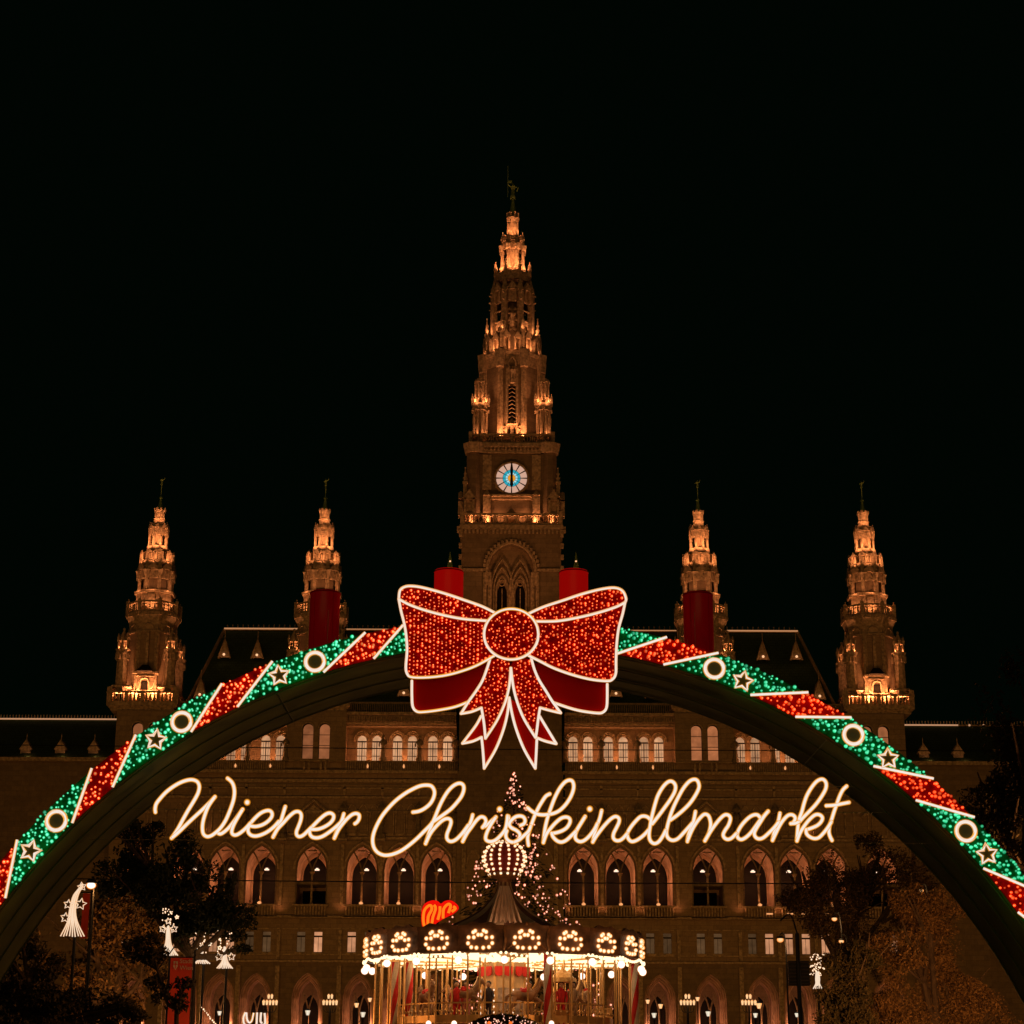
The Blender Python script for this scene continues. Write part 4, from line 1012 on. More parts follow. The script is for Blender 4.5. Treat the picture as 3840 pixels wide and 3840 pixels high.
m = MB(); m.frust(0, 0, sz(1915, 0), sz(1872, 0), sm(11, 1900), sm(3, 1870), 8); m.frust(0, 0, sz(1874, 0), sz(1868, 0), sm(8, 1870), sm(5, 1870), 8); m.tube([(0, 0, sz(1872, 0)), (0, 0, sz(1820, 0))], 0.05, 5); figure(m, 0, 0, sz(1824, 0), 0.42, True); S('copper_finial', m, COPPER)
XS = [P(546, 2520, YF).x, None, None, None]
xin = fx(734, 2690) ; xout = fx(1382, 2690)
labels = ['pointed side tower at the far left, its balustrade just above the dark wing',
          'pointed side tower left of the clock tower, half hidden by a red candle',
          'pointed side tower right of the clock tower, half hidden by a red candle',
          'pointed side tower at the far right of the town hall']
for k, xx in enumerate((X0 - xout, X0 - xin, X0 + xin, X0 + xout)):
    o = st if k == 0 else copy_tree(st)
    o.location = (xx, YS, 0); o['label'] = labels[k]
    def ul(x, y, z, w, r=0.15, c=AMB): uplight('side_tower_floodlight', (xx + x * 1.12, YS + y - 0.45, z - 0.35), (xx, YS), w * 22.0, r, 0.45)
    def uy(x, y, z, w, r=0.12): uplight('side_tower_floodlight', (xx + x, YS + y, z), (xx, YS), w * 5.0, r, 0.15)
    for a in (-0.9, 0.0, 0.9):
        ul(sm(30, 1940) * math.sin(a), -sm(30, 1940) * math.cos(a), sz(1954, 1), 4.0)
        ul(sm(50, 2050) * math.sin(a), -sm(50, 2050) * math.cos(a), sz(2054, 1), 14)
        ul(sm(72, 2100) * math.sin(a), -sm(72, 2100) * math.cos(a), sz(2108, 1.5), 10)
        uy(sm(84, 2290) * math.sin(a), -sm(84, 2290) * math.cos(a), sz(2296, 2), 46)
        ul(sm(78, 2200) * math.sin(a), -sm(78, 2200) * math.cos(a), sz(2214, 2), 5)
    for s_ in (-1, 1):
        uy(s_ * sm(38, 2590), -sm(113, 2590), sz(2634, 3), 380, 0.2)
        uy(s_ * sm(90, 2590), -sm(117, 2590), sz(2634, 3), 170); uy(s_ * sm(117, 2590), -sm(60, 2590), sz(2634, 3), 170)
        for u_ in (-1, 1):
            for q_ in (-.36, .36): uy(s_ * sm(90, 2440) + q_, u_ * sm(90, 2440) - .36, sz(2437, 3), 11, 0.05)
    uy(0, -sm(122, 2560), sz(2600, 2), 60, 0.3)

# ================================================================== FESTIVE ARCH
YR_ = 36.0; AC = Vector((-0.04, YR_, -1.36)); RO, RI = 11.87, 11.33; ADEP = 3.15
arch = empty('festive_arch', (AC.x, YR_, 0), 'huge dark green entrance arch edged with red and green light garlands over the square', 'arch')
def ap(r, th, y=0.0): return (r * math.sin(th), y, AC.z + r * math.cos(th))     # local to arch empty
def ang(px, py): p = P(px, py, YR_); return math.atan2(p.x - AC.x, p.z - AC.z)
tend = math.acos((0 - AC.z) / RO)
NS = 72
m = MB()
ths = [-tend + 2 * tend * k / NS for k in range(NS + 1)]
for a, b in zip(ths, ths[1:]):
    q = [ap(RI, a), ap(RO, a), ap(RO, b), ap(RI, b), ap(RI, a, ADEP), ap(RO, a, ADEP), ap(RO, b, ADEP), ap(RI, b, ADEP)]
    m.add(q, [(0, 1, 2, 3), (4, 7, 6, 5), (0, 3, 7, 4), (1, 5, 6, 2)])
m.build('arch_body', SOFFIT, arch)
m = MB()     # truss rails and cross members visible on the underside
for y in (0.10, 1.1, 2.1, 3.05): m.tube([ap(RI - 0.02, t, y) for t in ths], 0.014, 5)
for k in range(2, NS - 1, 24):
    m.tube([ap(RI - 0.02, ths[k], 0.1), ap(RI - 0.02, ths[k], 3.05)], 0.012, 4)
m.build('truss_tubes', mat('painted_truss', (0.08, 0.085, 0.03), 0.6), arch)
for s_ in (-1, 1):
    m = MB(); p = ap((RO + RI) / 2, s_ * tend); m.box(p[0] - 0.7, p[0] + 0.7, -0.3, ADEP + 0.3, 0, 0.8); m.build('concrete_foot', mat('foot_concrete', (0.3, 0.3, 0.28)), arch)
LTOP = [(1515, 2362), (1373, 2383), (1029, 2497), (840, 2577), (519, 2767), (354, 2891), (77, 3158)]
LBOT = [(1401, 2466), (1212, 2515), (891, 2649), (715, 2740), (421, 2948), (272, 3085), (22, 3367)]
RTOP = [(2496, 2405), (2687, 2466), (3024, 2607), (3182, 2705), (3494, 2925), (3642, 3074), (3875, 3355)]
RBOT = [(2312, 2450), (2488, 2491), (2814, 2605), (2985, 2682), (3277, 2869), (3435, 2998), (3687, 3255), (3812, 3422)]
LT_ = [-ang(*p) for p in LTOP]; LB_ = [-ang(*p) for p in LBOT]
RT_ = [ang(*p) for p in RTOP]; RB_ = [ang(*p) for p in RBOT]
def extend(T_, B_, n):
    while len(T_) < n or len(B_) < n:
        if len(T_) < n: T_.append(T_[-1] + (T_[-2] - T_[-4]) / 2 if len(T_) > 4 else T_[-1] + .17)
        if len(B_) < n: B_.append(B_[-1] + (B_[-2] - B_[-4]) / 2)
extend(LT_, LB_, 12); extend(RT_, RB_, 13)
bulb_i = [0]
def seg(s, t0, t1, b0, b1, red):
    """one stripe of garland between two slanted light tubes; s = side"""
    n = 8; m = MB(); r0, r1 = RI + 0.015, RO - 0.005; y = -0.05
    fr = [ap(r1, s * (t0 + (t1 - t0) * k / n), y) for k in range(n + 1)] + [ap(r0, s * (b1 + (b0 - b1) * k / n), y) for k in range(n + 1)]
    N = len(fr); bk = [(a, -0.004, c) for a, b, c in fr]
    m.add(fr + bk, [tuple(range(N))] + [(k, (k + 1) % N, N + (k + 1) % N, N + k) for k in range(N)])
    o = m.build('garland_panel', RED_CLOTH if red else GREEN_CLOTH, arch)
    bm_ = MB(); poly = [(a, c) for a, b, c in fr]
    x0, x1 = min(p[0] for p in poly), max(p[0] for p in poly); z0, z1 = min(p[1] for p in poly), max(p[1] for p in poly)
    st_ = 0.080; z = z0
    while z < z1:
        x = x0
        while x < x1:
            u, v = x + random.uniform(-.036, .036), z + random.uniform(-.036, .036)
            if random.random() < 0.86 and inpoly(u, v, poly):
                bm_.ball((u, y - 0.045, v), random.choice((0.022, 0.028, 0.033, 0.042)), 7, 5)
            x += st_
        z += st_
    if bm_.v: q = bm_.build('led_bulbs', RED_BULB if red else GREEN_BULB, o, fix=False); q['kind'] = 'stuff'
for s, TT, BB, c0 in ((-1, LT_, LB_, False), (1, RT_, RB_, False)):
    T2 = [0.16 if s < 0 else 0.12] + TT; B2 = [0.16 if s < 0 else 0.12] + BB
    for i in range(len(T2) - 1):
        seg(s, min(T2[i], T2[i+1]), T2[i + 1], B2[i], B2[i + 1], red=(i % 2 == 1))
        t_, b_ = T2[i + 1], B2[i + 1]
        m = MB(); m.tube([ap(RO + 0.0, s * t_, -0.14), ap(RI + 0.0, s * b_, -0.14)], 0.034, 10); m.build('light_tube', NEON, arch)
def place_ring(px, py, r=36):
    p = P(px, py, YR_ - 0.2); rr = r * 0.00489
    m = MB(); d = MB()
    m.tube([(rr * math.cos(v), 0, rr * math.sin(v)) for v in [2 * PI * k / 28 for k in range(28)]], 0.050, 10, closed=True)
    o = m.build('light_ring', NEON, arch); o.location = (p.x - AC.x, -0.2, p.z)
    d.frust(0, 0, -0.012, 0.012, rr - 0.03, rr - 0.03, 24); d.v = [(a, c + 0.06, b) for a, b, c in d.v]
    d.build('ring_disc', SOFFIT, o)
def star_pts(r0, r1, rot=0.0): return [((r0 if k % 2 == 0 else r1) * math.sin(rot + PI * k / 5), (r0 if k % 2 == 0 else r1) * math.cos(rot + PI * k / 5)) for k in range(10)]
def place_star(px, py, rot, r=40):
    p = P(px, py, YR_ - 0.22); rr = r * 0.00489; sp = star_pts(rr, rr * 0.50, rot)
    m = MB(); m.tube([(x, 0, z) for x, z in sp], 0.040, 8, closed=True)
    o = m.build('light_star', NEON, arch); o.location = (p.x - AC.x, -0.22, p.z)
    d = MB(); d.slab([(x * .9, z * .9) for x, z in sp], 0.05, 0.07); d.build('star_plate', SOFFIT, o)
for q in ((1181, 2481), (681, 2707), (211, 3078), (2679, 2507), (3200, 2756), (3622, 3117)): place_ring(*q)
for q in ((1047, 2533, -.15), (584, 2774, 0.1), (114, 3191, 0.25), (2786, 2554, 0.25), (3331, 2845, 0.0), (3702, 3203, -0.1)): place_star(*q)
for k_ in range(-9, 10):
    th_ = k_ * 0.13 + .03; q_ = ap(RI - .35, th_, -.35)
    if abs(k_) > 1: point('garland_glow', (AC.x + q_[0], YR_ + q_[1], q_[2]), 2.6, (0.12, 1.0, 0.12) if k_ % 2 else (1.0, .25, .04), 0.3)

# ------------------------------------------------------------------ red ribbon bow
YB = 35.45
bow = empty('ribbon_bow', (P(1920, 2500, YB).x, YB, P(1920, 2400, YB).z), 'giant red light bow with white neon outline at the top of the arch', 'bow decoration')
bo = Vector(bow.location)
def bp(zx, zy_, y=0.0):
    p = P(1440 + zx / 2.0125, 2160 + zy_ / 2.0125, YB); return (p.x - bo.x, y, p.z - bo.z)
def bow_piece(name, segs, m_, y, thick=0.09, bulbs=0, tubes=None, closed=True, cols=False):
    """segs: list of curves that join into one outline"""
    out = []
    for sg in segs:
        c = cat(sg, 6) if len(sg) > 2 else list(sg)
        out += c[:-1] if (out or True) else c
    poly = [(bp(*q)[0], bp(*q)[2]) for q in out]
    mm = MB(); mm.slab(poly, y, y + thick); o = mm.build(name, m_, bow)
    t = MB(); rt = 0.033
    for sg in (tubes if tubes is not None else segs):
        c = cat(sg, 6) if len(sg) > 2 else list(sg)
        t.tube([bp(*q, y - 0.06) for q in c], rt, 8)
        for e in (c[0], c[-1]): t.ball(bp(*e, y - 0.06), rt, 8, 5)
    t.build('neon_outline', NEON, o)
    if bulbs:
        b = MB(); x0, x1 = min(p[0] for p in poly), max(p[0] for p in poly); z0, z1 = min(p[1] for p in poly), max(p[1] for p in poly)
        x = x0; k = 0
        while x < x1:
            z = z0 + (bulbs / 2 if k % 2 else 0)
            while z < z1:
                ju = bulbs * (0.12 if cols else 0.33); jv = bulbs * (0.28 if cols else 0.33)
                u, v = x + random.uniform(-ju, ju), z + random.uniform(-jv, jv)
                if random.random() < 0.93 and inpoly(u, v, poly) and inpoly(u + .035, v, poly) and inpoly(u - .035, v, poly) and inpoly(u, v + .035, poly) and inpoly(u, v - .035, poly):
                    b.ball((u, y - 0.045, v), random.choice((0.016, 0.019, 0.021, 0.022, 0.031)), 7, 5)
                z += bulbs
            x += bulbs * 1.0; k += 1
        q = b.build('led_bulbs', RED_BULB, o, fix=False); q['kind'] = 'stuff'
    return o
sp_ = 0.076
# rear loops, plain red
bow_piece('rear_loop', [[(205, 775), (205, 880), (212, 965), (245, 1003), (305, 1005), (420, 990), (540, 965), (650, 925), (712, 868)], [(712, 868), (830, 620)], [(830, 620), (205, 700)], [(205, 700), (205, 775)]], RED_DEEP, 0.32,
          tubes=[[(205, 770), (205, 880), (212, 965), (245, 1003), (305, 1005), (420, 990), (540, 965), (655, 920)]])
bow_piece('rear_loop', [[(1690, 800), (1690, 900), (1685, 970), (1662, 1005), (1620, 1015), (1500, 1000), (1400, 975), (1262, 925), (1200, 850)], [(1200, 850), (1090, 620)], [(1090, 620), (1690, 700)], [(1690, 700), (1690, 800)]], RED_DEEP, 0.32,
          tubes=[[(1690, 795), (1690, 900), (1685, 970), (1662, 1005), (1620, 1015), (1500, 1000), (1400, 975), (1262, 928)]])
# rear tails
bow_piece('rear_tail', [[(745, 1035), (690, 1120), (590, 1252)], [(590, 1252), (670, 1235), (735, 1205)], [(735, 1205), (745, 1300), (755, 1442)], [(755, 1442), (840, 1300), (900, 1150), (932, 1020), (945, 905)], [(945, 905), (745, 1035)]], RED_DEEP, 0.22,
          tubes=[[(732, 1045), (690, 1120), (590, 1252)], [(590, 1252), (670, 1235), (735, 1205)], [(735, 1205), (745, 1300), (755, 1442)], [(755, 1442), (840, 1300), (900, 1150), (932, 1020), (945, 905)]])
bow_piece('rear_tail', [[(945, 905), (965, 1020), (1000, 1150), (1060, 1300), (1143, 1442)], [(1143, 1442), (1150, 1320), (1155, 1210)], [(1155, 1210), (1220, 1235), (1302, 1255)], [(1302, 1255), (1220, 1120), (1165, 1035)], [(1165, 1035), (945, 905)]], RED_DEEP, 0.22,
          tubes=[[(945, 905), (965, 1020), (1000, 1150), (1060, 1300), (1143, 1442)], [(1143, 1442), (1150, 1320), (1155, 1210)], [(1155, 1210), (1220, 1235), (1302, 1255)], [(1302, 1255), (1220, 1120), (1175, 1045)]])
# front tails with bulbs
bow_piece('front_tail', [[(800, 620), (775, 700), (740, 790), (690, 870), (640, 940), (580, 1035)], [(580, 1035), (660, 1020), (735, 990)], [(735, 990), (747, 1060), (757, 1130), (765, 1222)], [(765, 1222), (850, 1090), (910, 960), (940, 850), (952, 760), (956, 690)], [(956, 690), (956, 600), (800, 620)]], RED_CLOTH, 0.11, bulbs=sp_,
          tubes=[[(800, 620), (775, 700), (740, 790), (690, 870), (640, 940), (580, 1035)], [(580, 1035), (660, 1020), (735, 990)], [(735, 990), (747, 1060), (757, 1130), (765, 1222)], [(765, 1222), (850, 1090), (910, 960), (940, 850), (952, 760), (956, 690)]])
bow_piece('front_tail', [[(958, 690), (966, 760), (980, 850), (1010, 960), (1060, 1080), (1145, 1217)], [(1145, 1217), (1155, 1150), (1165, 1070), (1178, 990)], [(1178, 990), (1250, 1010), (1335, 1030)], [(1335, 1030), (1270, 940), (1220, 860), (1170, 780), (1135, 700), (1112, 620)], [(1112, 620), (958, 600), (958, 690)]], RED_CLOTH, 0.11, bulbs=sp_,
          tubes=[[(958, 690), (966, 760), (980, 850), (1010, 960), (1060, 1080), (1145, 1217)], [(1145, 1217), (1155, 1150), (1165, 1070), (1178, 990)], [(1178, 990), (1250, 1010), (1335, 1030)], [(1335, 1030), (1270, 940), (1220, 860), (1170, 780), (1135, 700), (1112, 620)]])
# loops: upper fold and main face
LU = [(845, 288), (740, 235), (600, 185), (450, 135), (300, 95), (215, 82), (160, 87), (122, 115), (113, 180)]
LM = [(113, 180), (200, 225), (330, 270), (480, 308), (620, 332), (800, 345)]
LS = [(113, 180), (130, 270), (155, 370), (170, 470), (175, 570), (166, 690), (176, 742), (210, 768), (330, 770), (460, 755), (580, 725), (700, 680), (830, 608)]
bow_piece('upper_fold', [LU, LM, [(800, 345), (860, 360), (845, 288)]], RED_CLOTH, 0.0, bulbs=sp_, tubes=[LU])
bow_piece('front_loop', [LM[::-1], LS, [(830, 608), (860, 480), (800, 345)]], RED_CLOTH, -0.004, bulbs=sp_, tubes=[LM, LS], cols=True)
RU = [(1085, 292), (1200, 240), (1350, 190), (1500, 140), (1640, 105), (1740, 95), (1800, 120), (1825, 175), (1818, 205)]
RM = [(1818, 205), (1740, 243), (1600, 287), (1450, 322), (1300, 346), (1140, 348)]
RS = [(1818, 205), (1800, 290), (1770, 400), (1755, 520), (1750, 640), (1748, 740), (1722, 785), (1680, 797), (1560, 785), (1420, 750), (1280, 700), (1180, 650), (1090, 605)]
bow_piece('upper_fold', [RU, RM, [(1140, 348), (1070, 360), (1085, 292)]], RED_CLOTH, 0.0, bulbs=sp_, tubes=[RU])
bow_piece('front_loop', [RM[::-1], RS, [(1090, 605), (1070, 480), (1140, 348)]], RED_CLOTH, -0.004, bulbs=sp_, tubes=[RM, RS])
kn = [(960 + 204 * math.cos(v), 455 + 190 * math.sin(v)) for v in [2 * PI * k / 24 for k in range(25)]]
bow_piece('knot', [kn], RED_CLOTH, -0.12, bulbs=sp_, tubes=[kn])
m = MB(); a_, b_ = bp(955, 640, 0.35), bp(955, 250, 0.35); m.box(a_[0] - 0.9, a_[0] + 0.9, 0.42, 0.55, -0.35, 0.3); m.build('mounting_frame', BLACK, bow)
for x_, z_ in ((-1.45, -1.0), (1.45, -1.0), (0, -1.7)): point('added_bow_glow', (bo.x + x_, YB - 0.9, bo.z + z_), 2.2, (1, .3, .12), .3)  # unseen lamps added before the bow to brighten its red panels

# ------------------------------------------------------------------ neon lettering
YN = 37.3
sign = empty('neon_sign', (0, YN, P(1920, 3050, YN).z), 'white neon script lettering reading Wiener Christkindlmarkt hung below the arch', 'neon sign')
so = Vector(sign.location); NR = 0.052
A, B_, C_, D_, E_, F_, G_, H_ = 560, 900, 1300, 1640, 1960, 2320, 2640, 2860
LETTERS = [
 [(A, [(110,800),(105,740),(125,650),(190,560),(300,440),(430,340),(560,265),(690,220),(790,215),(870,250),(905,330),(890,430),(850,520),(780,640),(700,770),(610,930),(530,1080),(460,1190),(405,1270)]),
  (A, [(405,1270),(530,1165),(700,1000),(850,860),(980,740),(1100,620),(1190,525)]),
  (A, [(1190,525),(1120,620),(1060,720),(1010,850),(975,980),(965,1100),(985,1200),(1050,1245),(1130,1225),(1220,1160),(1300,1080),(1380,960),(1440,830),(1490,700),(1530,570),(1545,440),(1530,330),(1490,250),(1420,190)])],
 [(A, [(1225,1165),(1280,1195),(1350,1160),(1440,1080),(1530,970),(1610,860),(1690,750)]), (A, [(1690,750),(1600,900),(1530,1030),(1495,1140),(1510,1200),(1570,1215),(1650,1175),(1750,1090),(1830,1000)]), (A, [(1775,625)])],
 [(B_, [(170,1045),(280,1060),(400,1030),(500,970),(570,890),(580,820),(540,775),(470,775),(370,820),(260,920),(180,1020),(145,1110),(160,1180),(220,1225),(310,1230),(420,1195),(520,1140),(620,1060),(700,970)])],
 [(B_, [(820,700),(780,830),(740,960),(690,1070),(640,1170),(600,1250)]), (B_, [(600,1250),(680,1110),(790,990),(890,880),(990,800),(1070,795),(1110,850),(1100,950),(1060,1060),(1025,1150),(1030,1215),(1080,1245),(1150,1215),(1230,1140),(1290,1080)])],
 [(B_, [(1285,1110),(1400,1110),(1520,1070),(1630,1000),(1690,920),(1690,850),(1630,815),(1550,840),(1450,920),(1340,1030),(1270,1110),(1265,1190),(1310,1250),(1400,1265),(1500,1235),(1610,1165),(1720,1080),(1830,980),(1880,930)])],
 [(B_, [(1880,830),(1850,930),(1800,1040),(1750,1150),(1710,1270)]), (B_, [(1710,1270),(1790,1110),(1880,990),(1952,910),(2032,845),(2102,825),(2157,850),(2157,920),(2122,980),(2082,1010)])],
 [(C_, [(1200,800),(1300,785),(1400,740),(1500,660),(1560,570),(1590,470),(1580,390),(1530,325),(1440,310),(1330,325),(1200,380),(1060,460),(900,580),(760,720),(640,870),(550,1030),(490,1180),(470,1310),(490,1430),(550,1520),(640,1570),(740,1580),(870,1550),(1000,1490),(1140,1390),(1280,1270),(1400,1150),(1500,1050),(1560,980)])],
 [(C_, [(1550,985),(1640,925),(1760,840),(1890,740),(2000,620),(2080,510),(2120,400),(2115,320),(2070,280),(2000,285),(1910,340),(1820,440),(1730,590),(1660,740),(1600,890),(1540,1030),(1490,1180),(1430,1370)]),
  (C_, [(1430,1370),(1510,1200),(1600,1080),(1710,970),(1800,920),(1870,930),(1890,990),(1860,1090),(1820,1190),(1815,1270),(1850,1320),(1910,1330),(1990,1290),(2080,1200),(2150,1110),(2200,1040)])],
 [(D_, [(640,850),(610,960),(560,1070),(510,1180),(460,1330)]), (D_, [(460,1330),(540,1180),(620,1070),(700,960),(780,890),(850,900),(880,960),(860,1020),(820,1075)])],
 [(D_, [(820,1075),(890,1040),(980,960),(1060,890)]), (D_, [(1060,890),(980,1010),(910,1140),(875,1250),(890,1310),(960,1335),(1050,1310),(1150,1220),(1230,1110),(1260,980),(1270,870)]), (D_, [(1130,750)])],
 [(D_, [(1290,875),(1300,960),(1310,1020)]), (D_, [(1510,1040),(1570,1010),(1590,950),(1560,890),(1490,870),(1410,890),(1330,960),(1300,1030),(1350,1090),(1430,1130),(1490,1190),(1490,1260),(1440,1320),(1370,1345),(1300,1325),(1250,1270),(1240,1200),(1260,1140)]), (D_, [(1400,1342),(1480,1305),(1560,1235),(1650,1150),(1690,1060)])],
 [(E_, [(490,470),(420,510),(350,610),(280,730),(220,860),(160,1020),(110,1170),(90,1270),(105,1400)]), (E_, [(90,720),(160,780),(260,835),(370,850),(470,842)])],
 [(E_, [(470,842),(580,815),(680,760),(780,660),(860,540),(910,420),(925,320),(900,240),(840,220),(760,260),(670,370),(590,520),(530,670),(470,840),(430,980),(400,1130),(375,1350)]), (E_, [(375,1350),(430,1200),(510,1090),(600,990),(700,910),(790,890),(850,920),(855,990),(800,1080),(710,1140),(600,1175),(525,1185)]), (E_, [(525,1185),(550,1250),(620,1320),(700,1345),(790,1310),(890,1220),(960,1150)])],
 [(E_, [(960,1150),(1050,1010),(1130,880)]), (E_, [(1130,880),(1050,1010),(980,1130),(950,1230),(970,1300),(1040,1335),(1120,1310),(1210,1230),(1300,1110),(1350,1010)]), (E_, [(1215,745)])],
 [(E_, [(1430,770),(1400,900),(1360,1010),(1320,1120),(1290,1240),(1270,1340)]), (E_, [(1270,1340),(1330,1240),(1410,1130),(1500,1020),(1600,920),(1680,880),(1740,910),(1745,980),(1700,1080),(1650,1180),(1640,1260),(1680,1310),(1750,1315),(1820,1270),(1890,1190)])],
 [(F_, [(605,1010),(560,920),(490,875),(400,880),(310,960),(220,1070),(160,1180),(170,1270),(230,1330),(310,1315),(400,1260),(480,1190),(550,1110)]), (F_, [(610,1010),(720,870),(830,720),(930,580),(1010,440),(1030,340),(1000,270),(940,240),(870,270),(790,360),(710,500),(660,650),(620,800),(590,930),(565,1080),(550,1200),(560,1290),(600,1350),(660,1370),(730,1330),(800,1230),(850,1130)])],
 [(F_, [(940,940),(1040,870),(1160,770),(1280,650),(1380,510),(1450,370),(1450,280),(1410,215),(1340,210),(1260,260),(1170,370),(1090,510),(1010,670),(950,820),(910,950),(880,1070),(865,1180),(890,1260),(950,1305),(1020,1305),(1090,1265),(1180,1170),(1270,1070),(1340,990)])],
 [(F_, [(1390,790),(1370,900),(1340,1030),(1290,1140),(1260,1230),(1245,1330)]), (F_, [(1250,1310),(1310,1160),(1380,1030),(1470,910),(1550,840),(1620,860),(1655,940),(1665,1040),(1640,1160),(1600,1250),(1560,1320)]), (G_, [(15,1320),(110,1160),(200,1030),(300,910),(380,850),(450,865),(475,930),(440,1040),(380,1130),(345,1210),(370,1270),(430,1295),(500,1270),(580,1190)])],
 [(G_, [(1010,890),(970,850),(900,850),(810,900),(710,1000),(640,1100),(600,1200),(620,1270),(680,1295),(760,1255),(850,1170),(940,1050),(1020,940),(1090,860),(1160,785)]), (G_, [(1160,785),(1090,870),(1020,980),(950,1090),(910,1180),(930,1250),(990,1285),(1070,1265),(1170,1180),(1270,1080),(1350,980)])],
 [(G_, [(1375,820),(1350,950),(1310,1060),(1270,1170),(1240,1310)]), (G_, [(1240,1310),(1300,1180),(1360,1060),(1430,950),(1520,860),(1600,850),(1650,900),(1630,970),(1570,1010)]), (G_, [(1570,1010),(1650,1005),(1710,980)])],
 [(H_, [(670,970),(740,890),(860,770),(970,650),(1070,510),(1140,380),(1150,280),(1110,215),(1050,205),(970,250),(880,360),(800,500),(750,640),(710,790),(660,930),(640,1050),(620,1320)]), (H_, [(620,1320),(680,1170),(760,1040),(850,930),(950,850),(1030,850),(1080,900),(1060,970),(990,1040),(880,1090),(785,1120)]), (H_, [(785,1120),(790,1190),(850,1250),(930,1280),(1010,1265),(1090,1190),(1170,1090),(1240,980)])],
 [(H_, [(1520,330),(1450,400),(1390,520),(1340,660),(1290,800),(1250,930),(1210,1050),(1200,1160),(1220,1240),(1255,1310)]), (H_, [(1150,685),(1300,675),(1430,650),(1560,625)])],
]
for let in LETTERS:
    m = MB(); bk = MB()
    for j, (ox, pts) in enumerate(let):
        yy = -0.012 * j
        w = []
        for zx, zy_ in (cat(pts, 5) if len(pts) > 2 else pts):
            p = P(ox + zx / 4.83, 2880 + zy_ / 4.83, YN); w.append((p.x, yy, p.z - so.z))
        if len(w) == 1: m.ball(w[0], 0.075, 12, 8)
        else:
            m.tube(w, NR, 10)
            for e in (w[0], w[-1]): m.ball(e, NR, 10, 6)
            bk.tube([(a, yy + 0.07, c) for a, b, c in w], 0.022, 4)
    o = m.build('letter', NEON, sign, smooth=True)
    if bk.v: bk.build('backing_rail', BLACK, o)
m = MB()
for py_ in (2936, 3034, 3148):
    for s_ in (0,):
        a, b = P(560, py_, YN + .05), P(3300, py_, YN + .05); zc_ = a.z + 0.0
        w_ = math.sqrt(max(0, (RI - .05) ** 2 - (zc_ - AC.z) ** 2)); m.tube([(-w_, 0.09, zc_ - so.z), (w_, 0.09, zc_ - so.z)], 0.006, 4)
m.build('support_wire', mat('wire', (0.12, 0.09, 0.05), 0.5, 0.6), sign)

# ------------------------------------------------------------------ four candles on the arch
RED_CANDLE = mat('red_candle_plastic', (0.75, 0.006, 0.010), 0.32, spec=0.6, var=0.1, scale=0.9)
RED_CANDLE.node_tree.nodes['Principled BSDF'].inputs['Emission Color'].default_value = (1, 0.003, 0.008, 1); RED_CANDLE.node_tree.nodes['Principled BSDF'].inputs['Emission Strength'].default_value = 0.032  # weak emission put in to brighten the dark outer candles
def lit_red():
    m_, t, b = nt('lit_red_candle'); b.inputs['Base Color'].default_value = (0.5, 0.006, 0.003, 1); b.inputs['Roughness'].default_value = 0.35
    b.inputs['Emission Color'].default_value = (1.0, 0.004, 0.002, 1); b.inputs['Emission Strength'].default_value = 0.22
    return m_
LITRED = lit_red()
for xa_, xb_, py_, lab, lit in ((1164, 1276, 2222, 'tall dark red candle at the left of the arch, glints down its side', False), (1629, 1738, 2141, 'bright red glowing candle just left of the clock tower foot', True),
                         (2097, 2205, 2143, 'bright red glowing candle just right of the clock tower foot', True), (2561, 2672, 2228, 'tall dark red candle at the right of the arch, glints down its side', False)):
    Yc = YR_ + 1.5; a, b = P(xa_, py_, Yc), P(xb_, py_, Yc); r = (b.x - a.x) / 2; xm = (a.x + b.x) / 2
    zb_ = AC.z + math.sqrt(RO ** 2 - (abs(xm - AC.x)) ** 2) - 0.25
    o = empty('candle', (xm, Yc, zb_), lab, 'candle', 'red advent candles standing on the arch')
    h = a.z - zb_; m = MB(); m.lathe(0, 0, [(r, 0), (r, h - 0.03), (r * 0.97, h), (r * 0.55, h - 0.02), (0.02, h - 0.03)], 40); q = m.build('wax_body', LITRED if lit else RED_CANDLE, o)
    for pl in q.data.polygons: pl.use_smooth = abs(pl.normal.z) < .3
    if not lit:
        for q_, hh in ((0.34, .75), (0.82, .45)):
            q_ = q_ * (1 if xa_ < 2000 else -1); m = MB(); m.box(r * q_ - .006, r * q_ + .006, -r * math.sqrt(1 - q_ * q_) - .012, -r * math.sqrt(1 - q_ * q_) + .01, 0.05, h * hh); m.build('glint_strip', mat('pale_glint', (.8, .3, .2), .4), o)  # pale strips painted on as glints of light
    m = MB(); m.frust(0, 0, h - 0.03, h + 0.03, 0.014, 0.012, 6); m.build('wick', BLACK, o)
    m = MB(); m.tube([(r * 1.01 * math.cos(v), r * 1.01 * math.sin(v), h - .03) for v in [2 * PI * k / 36 for k in range(36)]], .012, 5, closed=True)
    for v in ((-2.2, -.9) if not lit else ()): m.tube([(r * 1.003 * math.cos(v), r * 1.003 * math.sin(v), 0), (r * 1.003 * math.cos(v), r * 1.003 * math.sin(v), h - .03)], .005, 4)
    m.build('rim', RED_DEEP, o)
    m = MB(); m.frust(0, 0, -0.06, 0.0, r * 1.15, r * 1.15, 24); m.build('candle_base', BLACK, o)

